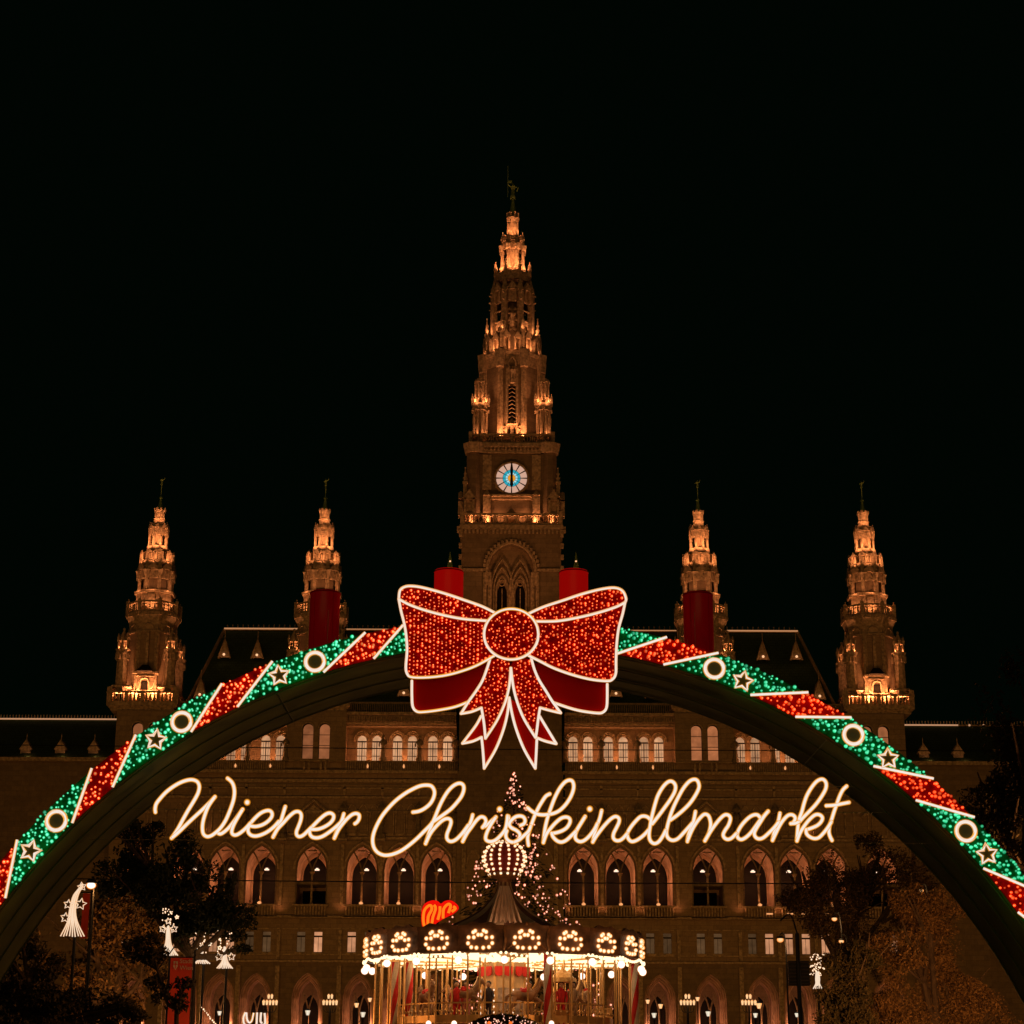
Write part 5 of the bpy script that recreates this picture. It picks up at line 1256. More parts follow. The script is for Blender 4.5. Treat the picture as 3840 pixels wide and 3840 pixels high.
# ================================================================== TREES
def leaf_mat(name, a, b):
    m, t, bs = nt(name); bs.inputs['Roughness'].default_value = 0.7; bs.inputs['Specular IOR Level'].default_value = 0.2
    g = t.nodes.new('ShaderNodeNewGeometry'); r = t.nodes.new('ShaderNodeValToRGB')
    r.color_ramp.elements[0].color = a + (1,); r.color_ramp.elements[1].color = b + (1,)
    t.links.new(g.outputs['Random Per Island'], r.inputs[0]); t.links.new(r.outputs[0], bs.inputs['Base Color']); return m
LEAF_BROWN = leaf_mat('autumn_leaves', (0.06, 0.035, 0.014), (0.36, 0.20, 0.07))
LEAF_DARK = leaf_mat('dark_leaves', (0.02, 0.02, 0.008), (0.085, 0.06, 0.022))
LEAF_MIX = leaf_mat('dull_brown_leaves', (0.04, 0.028, 0.012), (0.24, 0.135, 0.045))
NEEDLE = leaf_mat('fir_needles', (0.012, 0.02, 0.007), (0.05, 0.055, 0.02))
def tree(label, base_px, Y, blobs, m_, n, leaf, gap=0.0, group='trees around the square', trunk_r=0.3, kind='tree'):
    b = P(base_px, 3900, Y); o = empty(kind, (b.x, Y, 0), label, 'tree', group)
    ctr = []
    for px, py, rx, rz in blobs:
        c = P(px, py, Y); k = M(1, 0, Y) if False else (P(1921, py, Y).x - P(1920, py, Y).x)
        ctr.append((c, rx * k, rz * k))
    tot = sum(a * a * b_ for _, a, b_ in ctr); m = MB(); rnd = random.Random(int(base_px * 7 + Y))
    for c, rx, rz in ctr:
        cnt = int(n * rx * rx * rz / tot); sub = []
        for _ in range(26):        # sub clumps give an uneven outline
            v = Vector((rnd.gauss(0, 1), rnd.gauss(0, 1), rnd.gauss(0, 1))).normalized() * rnd.uniform(0.35, 0.92)
            sub.append((v, rnd.uniform(0.2, 0.42)))
        for _ in range(cnt):
            v0, r = rnd.choice(sub); v = v0 + Vector((rnd.gauss(0, 1), rnd.gauss(0, 1), rnd.gauss(0, 1))).normalized() * r * rnd.random() ** 0.45
            p = Vector((c.x - b.x + v.x * rx, v.y * rx * 0.8, c.z + v.z * rz))
            if p.z < 1.2: continue
            if mnoise.noise(p * 0.55) < gap: continue
            s = leaf * rnd.uniform(0.6, 1.4); d1 = Vector((rnd.gauss(0, 1), rnd.gauss(0, 1), rnd.gauss(0, 1))).normalized(); d2 = d1.orthogonal().normalized()
            m.add([p - d1 * s, p + d2 * s * .5, p + d1 * s, p - d2 * s * .5], [(0, 1, 2, 3)])
    tr = MB(); zt = min(c.z for c, _, _ in ctr)
    top = Vector((0, 0, max(2.5, zt))); tr.tube([(0, 0, 0), (0.1, 0, top.z * .5), tuple(top)], [trunk_r, trunk_r * .8, trunk_r * .65], 8)
    for c, rx, rz in ctr:
        e = Vector((c.x - b.x, 0, c.z))
        mid = top.lerp(e, 0.5) + Vector((0, 0, -0.3)); tr.tube(cat([tuple(top * .96), tuple(mid), tuple(e + Vector((0, 0, rz * .4)))], 4), [trunk_r * .6 * (1 - k / 10) + .02 for k in range(9)], 6)
        for k in range(5):
            v = Vector((rnd.gauss(0, 1) * rx * .55, rnd.gauss(0, 1) * rx * .4, rnd.uniform(.1, .7) * rz)); tr.tube([tuple(mid.lerp(e, .4)), tuple(e + v)], [trunk_r * .25, 0.02], 5)
    tr.build('trunk', WOOD, o)
    cr = m.build('crown', m_, o, fix=False)
    return o
tree('brown autumn tree lit from below, filling the lower right under the arch', 3520, 74, [(3440, 3580, 210, 190), (3600, 3740, 190, 200), (3330, 3790, 190, 170), (3480, 3400, 150, 130), (3700, 3880, 170, 150)], LEAF_BROWN, 60000, 0.058, -0.05)
tree('dim leafless brown tree crown behind, left of the brown autumn tree', 3150, 92, [(3150, 3400, 220, 220), (3300, 3260, 200, 150), (3010, 3320, 130, 130), (3380, 3400, 180, 180), (3230, 3560, 180, 150)], LEAF_MIX, 42000, 0.07, -0.12)
tree('dark green bush-like tree beside the comet light on the right', 3200, 70, [(3200, 3660, 90, 160), (3170, 3790, 120, 120), (3260, 3560, 80, 90)], LEAF_DARK, 12000, 0.07, -0.2, trunk_r=0.15)
tree('very dark tall tree outside the arch on the far right', 3900, 60, [(3840, 2830, 210, 300), (3760, 3080, 180, 210), (3890, 2560, 130, 190), (3850, 3250, 190, 200), (3680, 2980, 90, 120)], LEAF_DARK, 16000, 0.08, -0.05)
tree('dark spreading tree whose twigs reach in front of the pointed windows at the left', 700, 84, [(800, 3370, 170, 120), (620, 3260, 170, 150), (890, 3430, 90, 40), (760, 3470, 190, 80), (510, 3130, 110, 80), (900, 3560, 60, 24), (500, 3330, 160, 130)], NEEDLE, 30000, 0.095, -0.12)
tree('faintly lit yellow brown tree behind the brightest comet light at the left', 420, 96, [(330, 3520, 200, 170), (480, 3480, 190, 170), (570, 3640, 130, 140), (230, 3700, 190, 150), (400, 3740, 200, 130)], LEAF_MIX, 22000, 0.11, -0.05)
tree('dark low tree in the bottom left corner', 150, 66, [(80, 3600, 150, 150), (250, 3800, 210, 110), (60, 3780, 170, 130), (430, 3800, 150, 80)], LEAF_DARK, 16000, 0.075, -0.1)
tree('dark thin-branched tree with leaves hanging over the orange banner', 655, 68, [(670, 3760, 50, 40), (690, 3690, 45, 30), (560, 3560, 90, 70), (600, 3700, 60, 60)], LEAF_DARK, 2600, 0.075, -0.1, trunk_r=0.12)

# ------------------------------------------------------------------ Christmas tree with fairy lights
YX = 118.0
xb = P(1925, 3700, YX); ch = empty('christmas_tree', (xb.x, YX, 0), 'tall Christmas tree full of pink fairy lights behind the carousel roof', 'christmas tree')
ztop = Z(2905, YX); kx = P(1921, 3300, YX).x - P(1920, 3300, YX).x
def hwz(z): return (ztop - z) * 0.40 + 0.15
m = MB(); rnd = random.Random(3)
for _ in range(6500):
    z = ztop - (ztop - 1.0) * rnd.random() ** 0.55; a = rnd.uniform(0, 2 * PI); w = hwz(z) * (0.82 + 0.18 * math.sin(z * 4.2 + a)) * rnd.random() ** 0.35
    p = Vector((w * math.sin(a), -w * math.cos(a), z - w * .15)); s = 0.16; d1 = Vector((math.sin(a), -math.cos(a), -0.4 + rnd.gauss(0, .4))).normalized(); d2 = Vector((rnd.gauss(0, 1), rnd.gauss(0, 1), rnd.gauss(0, 1))).normalized()
    m.add([p - d1 * s, p + d2 * s * .4, p + d1 * s * 1.3, p - d2 * s * .4], [(0, 1, 2, 3)])
m.build('crown', NEEDLE, ch, fix=False)
m = MB(); m.frust(0, 0, 0, ztop - .3, 0.35, 0.05, 8); m.build('trunk', WOOD, ch)
m = MB()
for _ in range(1500):
    z = ztop - (ztop - 2.0) * rnd.random() ** 0.6; a = math.asin(rnd.uniform(-1, 1)); w = hwz(z) * rnd.uniform(.9, 1.08)
    if mnoise.noise(Vector((a * 1.6, z * .45, 2))) < -0.10 and z < ztop - 2: continue
    m.ball((w * math.sin(a), -w * math.cos(a), z - .1), rnd.choice((.04, .06, .07, .09)), 7, 5)
q = m.build('fairy_lights', FAIRY, ch, fix=False); q['kind'] = 'stuff'
m = MB(); [m.ball((u_, 0, ztop + v_), .08, 7, 5) for u_, v_ in ((0, .1), (.07, -.1), (-.05, 0.02))]; m.build('top_lights', FAIRY, ch, fix=False)

# ================================================================== CAROUSEL
YC = 88.0
xc0 = P(1890, 3520, YC); ca = empty('carousel', (xc0.x, YC, 0), 'double deck carousel with a lit crown, striped tent roof and wreaths of white bulbs', 'carousel')
RC_ = P(1890 + 517, 3520, YC).x - xc0.x
cz = lambda py, d=0.0: Z(py, YC - d)
zf1, zf0 = cz(3474, RC_), cz(3572, RC_)
# tent roof: 20 gores
prof = [(0.30, cz(3305, 0.3)), (0.42, cz(3340, .5)), (0.75, cz(3375, .9)), (1.35, cz(3415, 1.5)), (2.3, cz(3450, 2.4)), (3.7, cz(3490, 3.6)), (RC_ * .97, zf1 - 0.25)]
T_A = mat('tent_cream_canvas', (0.42, 0.31, 0.21), 0.8, var=0.2, scale=2); T_B = mat('tent_brown_canvas', (0.13, 0.055, 0.03), 0.8, var=0.3, scale=2)
for k in range(20):
    m = MB(); a0, a1 = 2 * PI * k / 20, 2 * PI * (k + 1) / 20; nn = 4; pr = cat(prof, 3)
    vs = []
    for r, z in pr:
        for j in range(nn + 1):
            a = a0 + (a1 - a0) * j / nn; sag = 0.03 * math.sin(PI * j / nn) * r ** .5
            vs.append((r * math.sin(a), -r * math.cos(a), z - sag))
    fs = [(i * (nn + 1) + j, i * (nn + 1) + j + 1, (i + 1) * (nn + 1) + j + 1, (i + 1) * (nn + 1) + j) for i in range(len(pr) - 1) for j in range(nn)]
    m.add(vs, fs); m.build('tent_panel', T_A if k % 2 else T_B, ca, fix=False)
# pleated gable of cream cloth at the front of the tent
m = MB(); N_ = 26
top_, bot_ = [], []
for j in range(N_ + 1):
    u = -1 + 2 * j / N_; d = 0.10 * math.cos(j * PI / 2.0)
    top_.append((u * 0.22, -0.62 + d * .3, cz(3322, .6))); bot_.append((u * 0.80, -2.5 + d * 1.5, cz(3462, 2.5)))
m.add(top_ + bot_, [(j, j + 1, N_ + 2 + j, N_ + 1 + j) for j in range(N_)]); m.build('pleated_gable', mat('pale_satin', (0.62, 0.46, 0.34), 0.45, spec=.5, var=.1), ca, fix=False)
point('gable_lamp', (xc0.x, YC - 3.7, cz(3482, 3.7) + .15), 60, (1, .5, .25), 0.1)
# crown of bulb ribs
zc0, zc1 = cz(3284, 0), cz(3160, 0); hc = zc1 - zc0
cp = [(0.66, 0), (0.80, .18), (0.93, .38), (0.95, .55), (0.85, .75), (0.62, .92), (0.36, 1.0)]
m = MB(); m.lathe(0, 0, [(r * .93, zc0 + t * hc) for r, t in cp], 20); crn = m.build('crown', mat('crown_red_velvet', (0.16, 0.012, 0.01), 0.7), ca)
m = MB(); m.lathe(0, 0, [(.72, zc0 - .02), (.75, zc0 + .1), (.7, zc0 + .12)], 20); m.frust(0, 0, cz(3312), zc0, 0.30, 0.34, 12); m.lathe(0, 0, [(.45, zc0 - .15), (.7, zc0 - .02)], 16); m.build('crown_rim', BROWN, crn)
for k in range(14):
    a = (k + .5) * 2 * PI / 14; m = MB(); pr = cat(cp, 4)
    for j in range(9):
        i = (len(pr) - 1) * j / 8; r, t = pr[int(i)]; m.ball(((r + .03) * math.sin(a), -(r + .03) * math.cos(a), zc0 + .04 + t * hc * .98), 0.082, 8, 6)
    m.build('bulb_row', WARM_BULB, crn, fix=False)
# fascia panels with wreaths of bulbs
WR = [(-130,-120),(-95,-143),(60,-148),(105,-125),(-40,-75),(20,-75),(-120,-30),(110,-25),(-215,-30),(215,-30),(-225,75),(220,75),(-165,145),(-70,155),(55,155),(160,145)]
ku = (P(1921, 3520, YC - RC_).x - P(1920, 3520, YC - RC_).x) / 4.83
bulb_me = None
fm = mat('fascia_painted_board', (0.17, 0.085, 0.05), 0.55, var=0.7, scale=2.2, bump=.3); dm_ = mat('gilded_scroll', (0.36, 0.17, 0.07), 0.5, 0.4, .5, 5)
fas_me = None
for k in range(20):
    a = (k + .5) * PI / 10; c_, s_ = math.cos(a), math.sin(a); w = 2 * RC_ * math.sin(PI / 20)
    if fas_me is None:
        m = MB(); m.box(-w / 2, w / 2, 0, 0.12, zf0, zf1); m.box(-w / 2, w / 2, -0.06, 0.0, zf1 - .1, zf1 + .06); m.box(-w / 2, w / 2, -0.05, 0, zf0, zf0 + .08)
        m.slab([(-w * .36, zf1 + .05), (-w * .2, zf1 + .2), (0, zf1 + .12), (w * .2, zf1 + .2), (w * .36, zf1 + .05)], -.04, .08)
        o = m.build('fascia_panel', fm, ca); fas_me = o
        m = MB()
        for u in (-1, 1):
            m.tube(cat([(u * w * .42, -.03, zf0 + .15), (u * w * .3, -.06, zf0 + .32), (u * w * .12, -.06, zf0 + .2), (0, -.06, zf0 + .3)], 4), 0.035, 5)
            m.tube(cat([(u * w * .5, -.03, zf0 + .1), (u * w * .46, -.08, (zf0 + zf1) / 2), (u * w * .5, -.03, zf1)], 4), 0.05, 5)
        m.ball((0, -.06, zf1 + .14), .09, 6, 4)
        m.build('scroll_ornament', dm_, o)
    else: o = inst(fas_me, (0, 0, 0), ca); q = bpy.data.objects.new('scroll_ornament', fas_me.children[0].data); COL.objects.link(q); q.parent = o
    o.location = (RC_ * s_ * math.cos(PI / 20), -RC_ * c_ * math.cos(PI / 20), 0); o.rotation_euler = (0, 0, a)
    if -0.1 < -math.cos(a) < 1 and False: pass
    if c_ > -0.05:
        for dx, dz in WR:
            if bulb_me is None:
                m = MB(); m.ball((0, 0, 0), 0.105, 10, 7); b = m.build('bulb', WARM_BULB, o, fix=False, smooth=True); bulb_me = b.data
            else: b = bpy.data.objects.new('bulb', bulb_me); COL.objects.link(b); b.parent = o
            b.location = (dx * ku, -0.09, (zf0 + zf1) / 2 - dz * ku + 0.02)
# scalloped rim of bulbs, ceiling with rows of bulbs, gilded valance
m = MB()
for k in range(20):
    for j in range(9):
        u = (j + .5) / 9; a = (k + u) * PI / 10; z = zf0 - 0.02 - 0.16 * abs(math.sin(PI * u * 1.0)) + .10
        if math.cos(a) > -.2: m.ball((RC_ * 1.01 * math.sin(a), -RC_ * 1.01 * math.cos(a), z - .06), 0.062, 6, 4)
q = m.build('rim_bulbs', HOT_BULB, ca, fix=False); q['kind'] = 'stuff'
m = MB(); zcl = zf0 + 0.10; m.frust(0, 0, zcl, zcl + .08, RC_ * .985, RC_ * .985, 40); ceil = m.build('ceiling', CREAM, ca)
m = MB()
for k in range(40):
    a = (k + .5) * PI / 20
    for j in range(15):
        r = 1.5 + (RC_ - 1.75) * (j + (k % 2) * .5) / 15; m.ball((r * math.sin(a), -r * math.cos(a), zcl - .08 - .05 * math.sin(j * .9)), 0.105, 6, 4)
q = m.build('ceiling_bulbs', HOT_BULB, ceil, fix=False); q['kind'] = 'stuff'
for k in range(10):
    m = MB(); a = k * PI / 5 + .1; c_, s_ = math.cos(a), math.sin(a)
    for j in range(9): r = 1.6 + j * (RC_ - 2) / 9; m.cbox(r * s_, -r * c_, zcl - .24, .06, .42, .08, a)
    m.cbox((RC_ - .5) * s_, -(RC_ - .5) * c_, zcl - .26, .9, .06, .12, a)
    m.build('gilded_valance', BRASS, ceil)
# globes round the rim
gm = MB(); gm.ball((0, 0, 0), 0.185, 16, 12); g0 = None
for k in range(20):
    a = (k + .02) * PI / 10
    r = RC_ + (0.12 if k % 2 == 0 else 0.02)
    if g0 is None: g0 = gm.build('globe_lamp', GLOBE, ca, smooth=True); o = g0
    else: o = inst(g0, (0, 0, 0), ca)
    o.location = (r * math.sin(a), -r * math.cos(a), zf0 - 0.30 - (0.10 if k in (4, 16, 5, 15) else 0))
# decks, drum
zdk = Z(3838, YC - 4.5)
m = MB(); m.frust(0, 0, zdk - .25, zdk, 4.9, 4.9, 40); m.build('upper_deck', BROWN, ca)
m = MB(); m.frust(0, 0, 0, .4, 6.2, 6.2, 40); m.build('platform', BROWN, ca)
m = MB(); rd = 1.02; m.frust(0, 0, .4, zcl, rd, rd, 8); m.build('centre_drum', mat('drum_paint', (.62, .42, .22), .6, var=.25), ca)
for k in range(8):
    a = k * PI / 4; c_, s_ = math.cos(a), math.sin(a); ap_ = rd * math.cos(PI / 8) + .01
    m = MB(); m.cbox(ap_ * s_, -ap_ * c_, zdk + .5, .5, .03, 1.15, a); m.build('picture_panel', mat('painted_picture', (.34, .25, .19), .6, var=.5, scale=4) if k == 0 else bpy.data.materials['painted_picture'], ca)
    m = MB(); b = a + PI / 8; m.frust(rd * math.sin(b), -rd * math.cos(b), zdk, zcl, .07, .07, 6); m.build('drum_pilaster', BRASS, ca)
    m = MB()
    for j in range(6): m.ball(((rd + .1) * math.sin(b), -(rd + .1) * math.cos(b), zdk + .35 + j * .24), .055, 6, 4)
    m.build('bulb_row', WARM_BULB, ca, fix=False)
    m = MB()
    for j in (-1, 1):
        u = j * .2; cx_, cy_ = (ap_ + .18) * s_ + u * c_, -(ap_ + .18) * c_ + u * s_
        pts = [(-.19, .28), (.19, .28), (.19, 0), (.14, -.1), (0, -.15), (-.14, -.1), (-.19, 0)]
        z_ = zcl - .62; f = [(cx_ + p * c_, cy_ + p * s_, z_ + q) for p, q in pts]; g_ = [(x + .05 * s_, y - .05 * c_, z) for x, y, z in f]; n_ = len(f)
        m.add(f + g_, [tuple(range(n_)), tuple(range(2 * n_ - 1, n_ - 1, -1))] + [(i, (i + 1) % n_, n_ + (i + 1) % n_, n_ + i) for i in range(n_)])
    m.build('red_valance', RED_PAINT, ca)
# brass poles, striped columns
rng = random.Random(11)
pm_ = MB(); pm_.frust(0, 0, 0.4, zcl, .042, .042, 8); p0 = None
for r, n_, off in ((5.75, 20, .05), (5.2, 16, .2), (4.4, 12, .0), (3.6, 12, .3)):
    for k in range(n_):
        a = off + 2 * PI * k / n_
        if p0 is None: p0 = pm_.build('brass_pole', BRASS, ca); o = p0
        else: o = inst(p0, (0, 0, 0), ca)
        o.location = (r * math.sin(a), -r * math.cos(a), 0)
for px, rr in ((1478, 5.3), (1532, 4.8), (2048, 5.6), (2388, 5.95)):
    off = (P(px, 3700, YC - 2).x - xc0.x); off = max(-rr, min(rr, off)); y = -math.sqrt(max(.1, rr * rr - off * off)) if px == 2048 else -math.sqrt(max(.05, rr * rr - off * off)) * .6
    m = MB(); N_, H_n = 12, 60; R_c = 0.17
    vs = []
    for j in range(H_n + 1):
        z = .4 + (zcl - .4) * j / H_n
        for k in range(N_): a = 2 * PI * k / N_ + j * 0.16; vs.append((off + R_c * math.cos(a), y + R_c * math.sin(a), z))
    for j in range(H_n):
        for k in range(N_):
            m.cur = 0 if (k % 6) < 3 else 1
            m.add([vs[j * N_ + k], vs[j * N_ + (k + 1) % N_], vs[(j + 1) * N_ + (k + 1) % N_], vs[(j + 1) * N_ + k]], [(0, 1, 2, 3)])
    m.build('striped_column', [RED_PAINT, CREAM], ca, fix=False)
# upper deck railing with gilded scrolls
for k in range(20):
    a = (k + .5) * PI / 10; r = 4.8; c_, s_ = math.cos(a), math.sin(a); w = 2 * r * math.sin(PI / 20)
    m = MB(); m.cbox(r * s_, -r * c_, zdk + .82, w, .06, .06, a); m.cbox(r * s_, -r * c_, zdk + .05, w, .08, .3, a)
    for j in range(5):
        u = (j - 2) * w / 5; x, y = r * s_ + u * c_, -r * c_ + u * s_
        m.tube([(x, y, zdk), (x + .05 * c_, y, zdk + .3), (x - .05 * c_, y, zdk + .55), (x, y, zdk + .85)], .022, 4); m.ball((x, y, zdk + .5), .07, 5, 4)
    m.build('railing_panel', BRASS, ca)
def horse_mesh():
    b = MB()
    sp = cat([(-.55, 0, .95), (-.3, 0, 1.0), (0, 0, .96), (.3, 0, 1.0), (.48, 0, 1.12)], 3); b.tube(sp, [.12, .19, .22, .23, .22, .21, .21, .21, .22, .22, .22, .2, .14], 8)
    b.tube(cat([(.42, 0, 1.08), (.62, 0, 1.35), (.68, 0, 1.58)], 3), [.17, .15, .13, .12, .11, .10, .09], 8)
    b.tube([(.62, 0, 1.6), (.74, 0, 1.55), (.92, 0, 1.36)], [.07, .10, .055], 8)
    for s in (-1, 1): b.frust(.64, s * .05, 1.62, 1.74, .03, .005, 4)
    for x, kx_, s in ((.38, .25, 1), (.38, .42, -1)): b.tube([(x, s * .1, .92), (x + kx_, s * .1, .68), (x + kx_ - .12, s * .1, .40), (x + kx_ - .04, s * .1, .36)], [.10, .06, .04, .045], 6)
    for x, s in ((-.45, 1), (-.45, -1)): b.tube([(x, s * .1, .92), (x + .06 * s, s * .1, .62), (x - .18, s * .1, .42), (x - .12, s * .1, .18), (x - .04, s * .1, .14)], [.14, .09, .05, .04, .045], 6)
    b.tube(cat([(-.58, 0, 1.0), (-.78, 0, .9), (-.8, 0, .55)], 3), [.04, .06, .07, .07, .06, .04, .015], 6)
    sd_ = MB(); sd_.tube([(-.18, 0, 1.17), (0, 0, 1.13), (.16, 0, 1.2)], [.17, .16, .15], 8)
    mn = MB(); mn.tube(cat([(.36, 0, 1.26), (.52, 0, 1.48), (.6, 0, 1.7)], 3), .05, 5)
    return b, sd_, mn
hb, hsd, hmn = horse_mesh(); h0 = None
for r, z, n_ in ((3.7, zdk, 9), (5.3, .4, 10)):
    for k in range(n_):
        a = (k + .35) * 2 * PI / n_
        if h0 is None:
            h0 = hb.build('wooden_horse', mat('chestnut_paint', (.30, .16, .08), .5, var=.5), ca, smooth=True); hsd.build('saddle', RED_PAINT, h0); hmn.build('mane', BRASS, h0); o = h0
        else: o = copy_tree(h0, ca)
        o.location = (r * math.sin(a), -r * math.cos(a), z + .05 + .35 * rng.random()); o.rotation_euler = (0, 0, a)
m = MB(); tx = P(2110, 3665, YC - 3).x - xc0.x; zt_ = Z(3683, YC - 3)
m.frust(tx, -3, zt_, zt_ + .18, .62, .60, 12); m.lathe(tx, -3, [(.5, zt_ + .18), (.35, zt_ + .38), (.08, zt_ + .55), (.03, zt_ + .75)], 12)
for k in range(4): m.frust(tx + .45 * math.cos(k * PI / 2 + .7), -3 + .45 * math.sin(k * PI / 2 + .7), zdk, zt_, .035, .035, 6)
m.frust(tx, -3, zdk + .1, zdk + .6, .3, .55, 12); m.build('gondola_seat', BRASS, ca)
for a in (0.5, 2.1, 3.7, 5.3, -.3): point('carousel_lamp', (xc0.x + 2.9 * math.sin(a), YC - 2.9 * math.cos(a), zcl - .5), 22, (1, .58, .28), .3)

# people riding on the upper deck
def person(label, x, y, z, coat, rz=0.0):
    o = empty('person', (x, y, z), label, 'person', 'riders on the carousel'); o.rotation_euler = (0, 0, rz)
    b = MB(); b.lathe(0, 0, [(.13, .78), (.17, .95), (.15, 1.1), (.20, 1.36), (.13, 1.47), (.06, 1.52), (.055, 1.56)], 10)
    for s in (-1, 1):
        b.tube([(s * .09, 0, .85), (s * .1, -.02, .46), (s * .1, 0, .06)], [.095, .065, .045], 7); b.tube([(s * .1, .04, .04), (s * .1, -.14, .03)], [.045, .035], 6)
        b.tube([(s * .19, 0, 1.38), (s * .25, -.05, 1.1), (s * .2, -.24, .95)], [.06, .05, .035], 7)
        for f in range(4): b.tube([(s * .2 + (f - 1.5) * .018, -.24, .95), (s * .2 + (f - 1.5) * .018, -.30 + .005 * f, .93)], .009, 4)
        b.tube([(s * .17, -.24, .96), (s * .15, -.27, .97)], .010, 4)
    b.build('body', coat, o, smooth=True)
    h = MB(); h.ball((0, -.01, 1.66), .105, 12, 9, 1.2); h.tube([(0, -.11, 1.67), (0, -.135, 1.64)], .015, 4); h.build('head', mat('skin', (.5, .3, .2)) if 'skin' not in bpy.data.materials else bpy.data.materials['skin'], o, smooth=True)
    h = MB(); h.ball((0, .02, 1.70), .115, 12, 8, 1.1); h.build('hair', BLACK, o, smooth=True)
COATS = [mat('red_coat', (.5, .02, .02)), mat('tan_coat', (.4, .25, .14)), mat('dark_coat', (.05, .04, .05)), mat('pink_coat', (.6, .2, .18))]
for px, ci, lab in ((1712, 0, 'rider in a red coat at the left of the drum on the upper deck'), (1748, 3, 'rider in a pink coat beside the rider in red'), (1832, 2, 'rider in dark clothes in front of the cream drum'),
                    (2105, 0, 'rider in a red coat right of the drum on the upper deck'), (2150, 1, 'rider in a tan coat at the right side of the upper deck'), (1985, 1, 'rider in a tan coat just right of the drum')):
    x = P(px, 3750, YC - 3.3).x; person(lab, x, YC - 3.3, zdk, COATS[ci], rng.uniform(-.5, .5))

# ================================================================== SMALL LIGHTS OF THE MARKET
# heart lantern
YH = 96.0; p = P(1640, 3440, YH); k = P(1641, 3440, YH).x - P(1640, 3440, YH).x
ht = empty('heart_lantern', (p.x, YH, p.z), 'glowing red heart with orange stripes above the left of the carousel', 'lantern')
hp = [(1598, 3502), (1582, 3470), (1580, 3420), (1592, 3390), (1620, 3377), (1642, 3380), (1654, 3389), (1668, 3379), (1692, 3377), (1712, 3390), (1720, 3405), (1700, 3425), (1660, 3445), (1625, 3470)]
hp = cat([(P(*q, YH).x - p.x, P(*q, YH).z - p.z) for q in hp], 3, closed=True)
m = MB(); m.slab(hp, -.1, .35); m.build('heart_body', glow('heart_red', (1.0, 0.006, 0.002), .85), ht)
for st_ in ([(1598, 3492), (1588, 3455), (1592, 3415), (1612, 3396), (1620, 3410), (1606, 3440), (1606, 3485)], [(1628, 3395), (1634, 3408), (1624, 3440), (1620, 3465)], [(1650, 3400), (1650, 3420), (1642, 3450)], [(1662, 3445), (1664, 3410), (1680, 3392), (1690, 3398), (1682, 3425)], [(1700, 3400), (1708, 3408), (1694, 3420)]):
    m = MB(); m.tube([(P(*q, YH).x - p.x, -.16, P(*q, YH).z - p.z) for q in cat(st_, 4)], .07, 6); m.build('stripe_tube', glow('heart_orange', (1, .2, .01), 1.1) if 'heart_orange' not in bpy.data.materials else bpy.data.materials['heart_orange'], ht)
m = MB(); m.tube([(0, .3, 0), (0, .3, -p.z)], .07, 8); m.build('pole', BLACK, ht)

# comet lights on posts
WHT = neon('comet_white_neon', (0.95, 0.74, 0.54), (1.0, 0.40, 0.06), (0.7, 0.16, 0.01), 1.0, 0.16, 0.30)
def comet(label, Y, cx, ytop, ybot, wbot, stars, bend=0, dots=0, nst=11, base=None, wneck=8):
    b = P(cx, ybot, Y); k = P(1921, ybot, Y).x - P(1920, ybot, Y).x
    o = empty('comet_light', (b.x, Y, 0), label, 'light decoration', 'comet lights on posts')
    W_ = lambda px, py, y=0.0: (P(px, py, Y).x - b.x, y, P(px, py, Y).z)
    for i in range(nst):
        u = -1 + 2 * i / (nst - 1); h = ybot - ytop; jit = random.uniform(0, h * .10)
        pts = [(cx + u * wbot, ybot - jit * .25), (cx + u * wbot * .42, ybot - h * .28), (cx + u * wneck + (bend * .02), ybot - h * .52), (cx + u * wneck * .8 + bend * .35, ybot - h * .78), (cx + bend + u * 3, ytop + jit)]
        m = MB(); m.tube([W_(px, py, -.02 * (i % 3)) for px, py in cat(pts, 4)], 2.8 * k, 8); m.build('light_strand', WHT, o)
    for sx, sy, r in stars:
        m = MB(); q = W_(sx, sy, -.08); m.tube([(q[0] + x * r * k, q[1], q[2] + z * r * k) for x, z in star_pts(1, .48, random.uniform(-.2, .2))], 3.0 * k, 6, closed=True); m.build('light_star', WARM_BULB if r < 10 else WHT, o)
    if dots:
        m = MB()
        for _ in range(dots): m.ball(W_(cx + bend + random.uniform(-26, 26), ytop - random.uniform(-20, 62), random.uniform(-.1, .1)), random.uniform(2.2, 4.2) * k, 6, 4)
        q = m.build('sparkle_lights', WARM_BULB, o); q['kind'] = 'stuff'
    m = MB(); m.tube([(0.05, .12, 0), (0.05, .12, W_(cx, ytop + 20)[2])], .055, 8); m.build('post', BLACK, o)
    point('comet_glow', (b.x, Y - .8, P(cx, (ytop + ybot) / 2, Y).z), 10, (1, .6, .3), .4)
comet('largest comet light at the left, a bent sheaf with four neon stars', 70, 272, 3312, 3514, 45, [(309, 3326, 17), (305, 3391, 22), (258, 3392, 18), (247, 3442, 19)], bend=38, nst=9, wneck=11)
comet('comet light standing left of the orange banner, second from the left', 73, 631, 3470, 3584, 36, [(613, 3484, 15), (653, 3484, 15), (632, 3455, 12), (665, 3440, 7)], dots=26, nst=11)
comet('small comet light right above the orange banner, third from the left', 84, 757, 3560, 3615, 31, [(760, 3550, 10), (742, 3566, 9), (788, 3540, 8)], dots=18, nst=8, wneck=6)
comet('comet light with two side stars, rightmost of the left group', 84, 843, 3548, 3633, 30, [(822, 3588, 15), (869, 3588, 15), (825, 3555, 8)], dots=14, nst=9, wneck=7)
comet('lone sparkling comet light at the right in front of the dark tree', 96, 3066, 3640, 3708, 16, [], dots=60, nst=5, bend=-2, wneck=7)

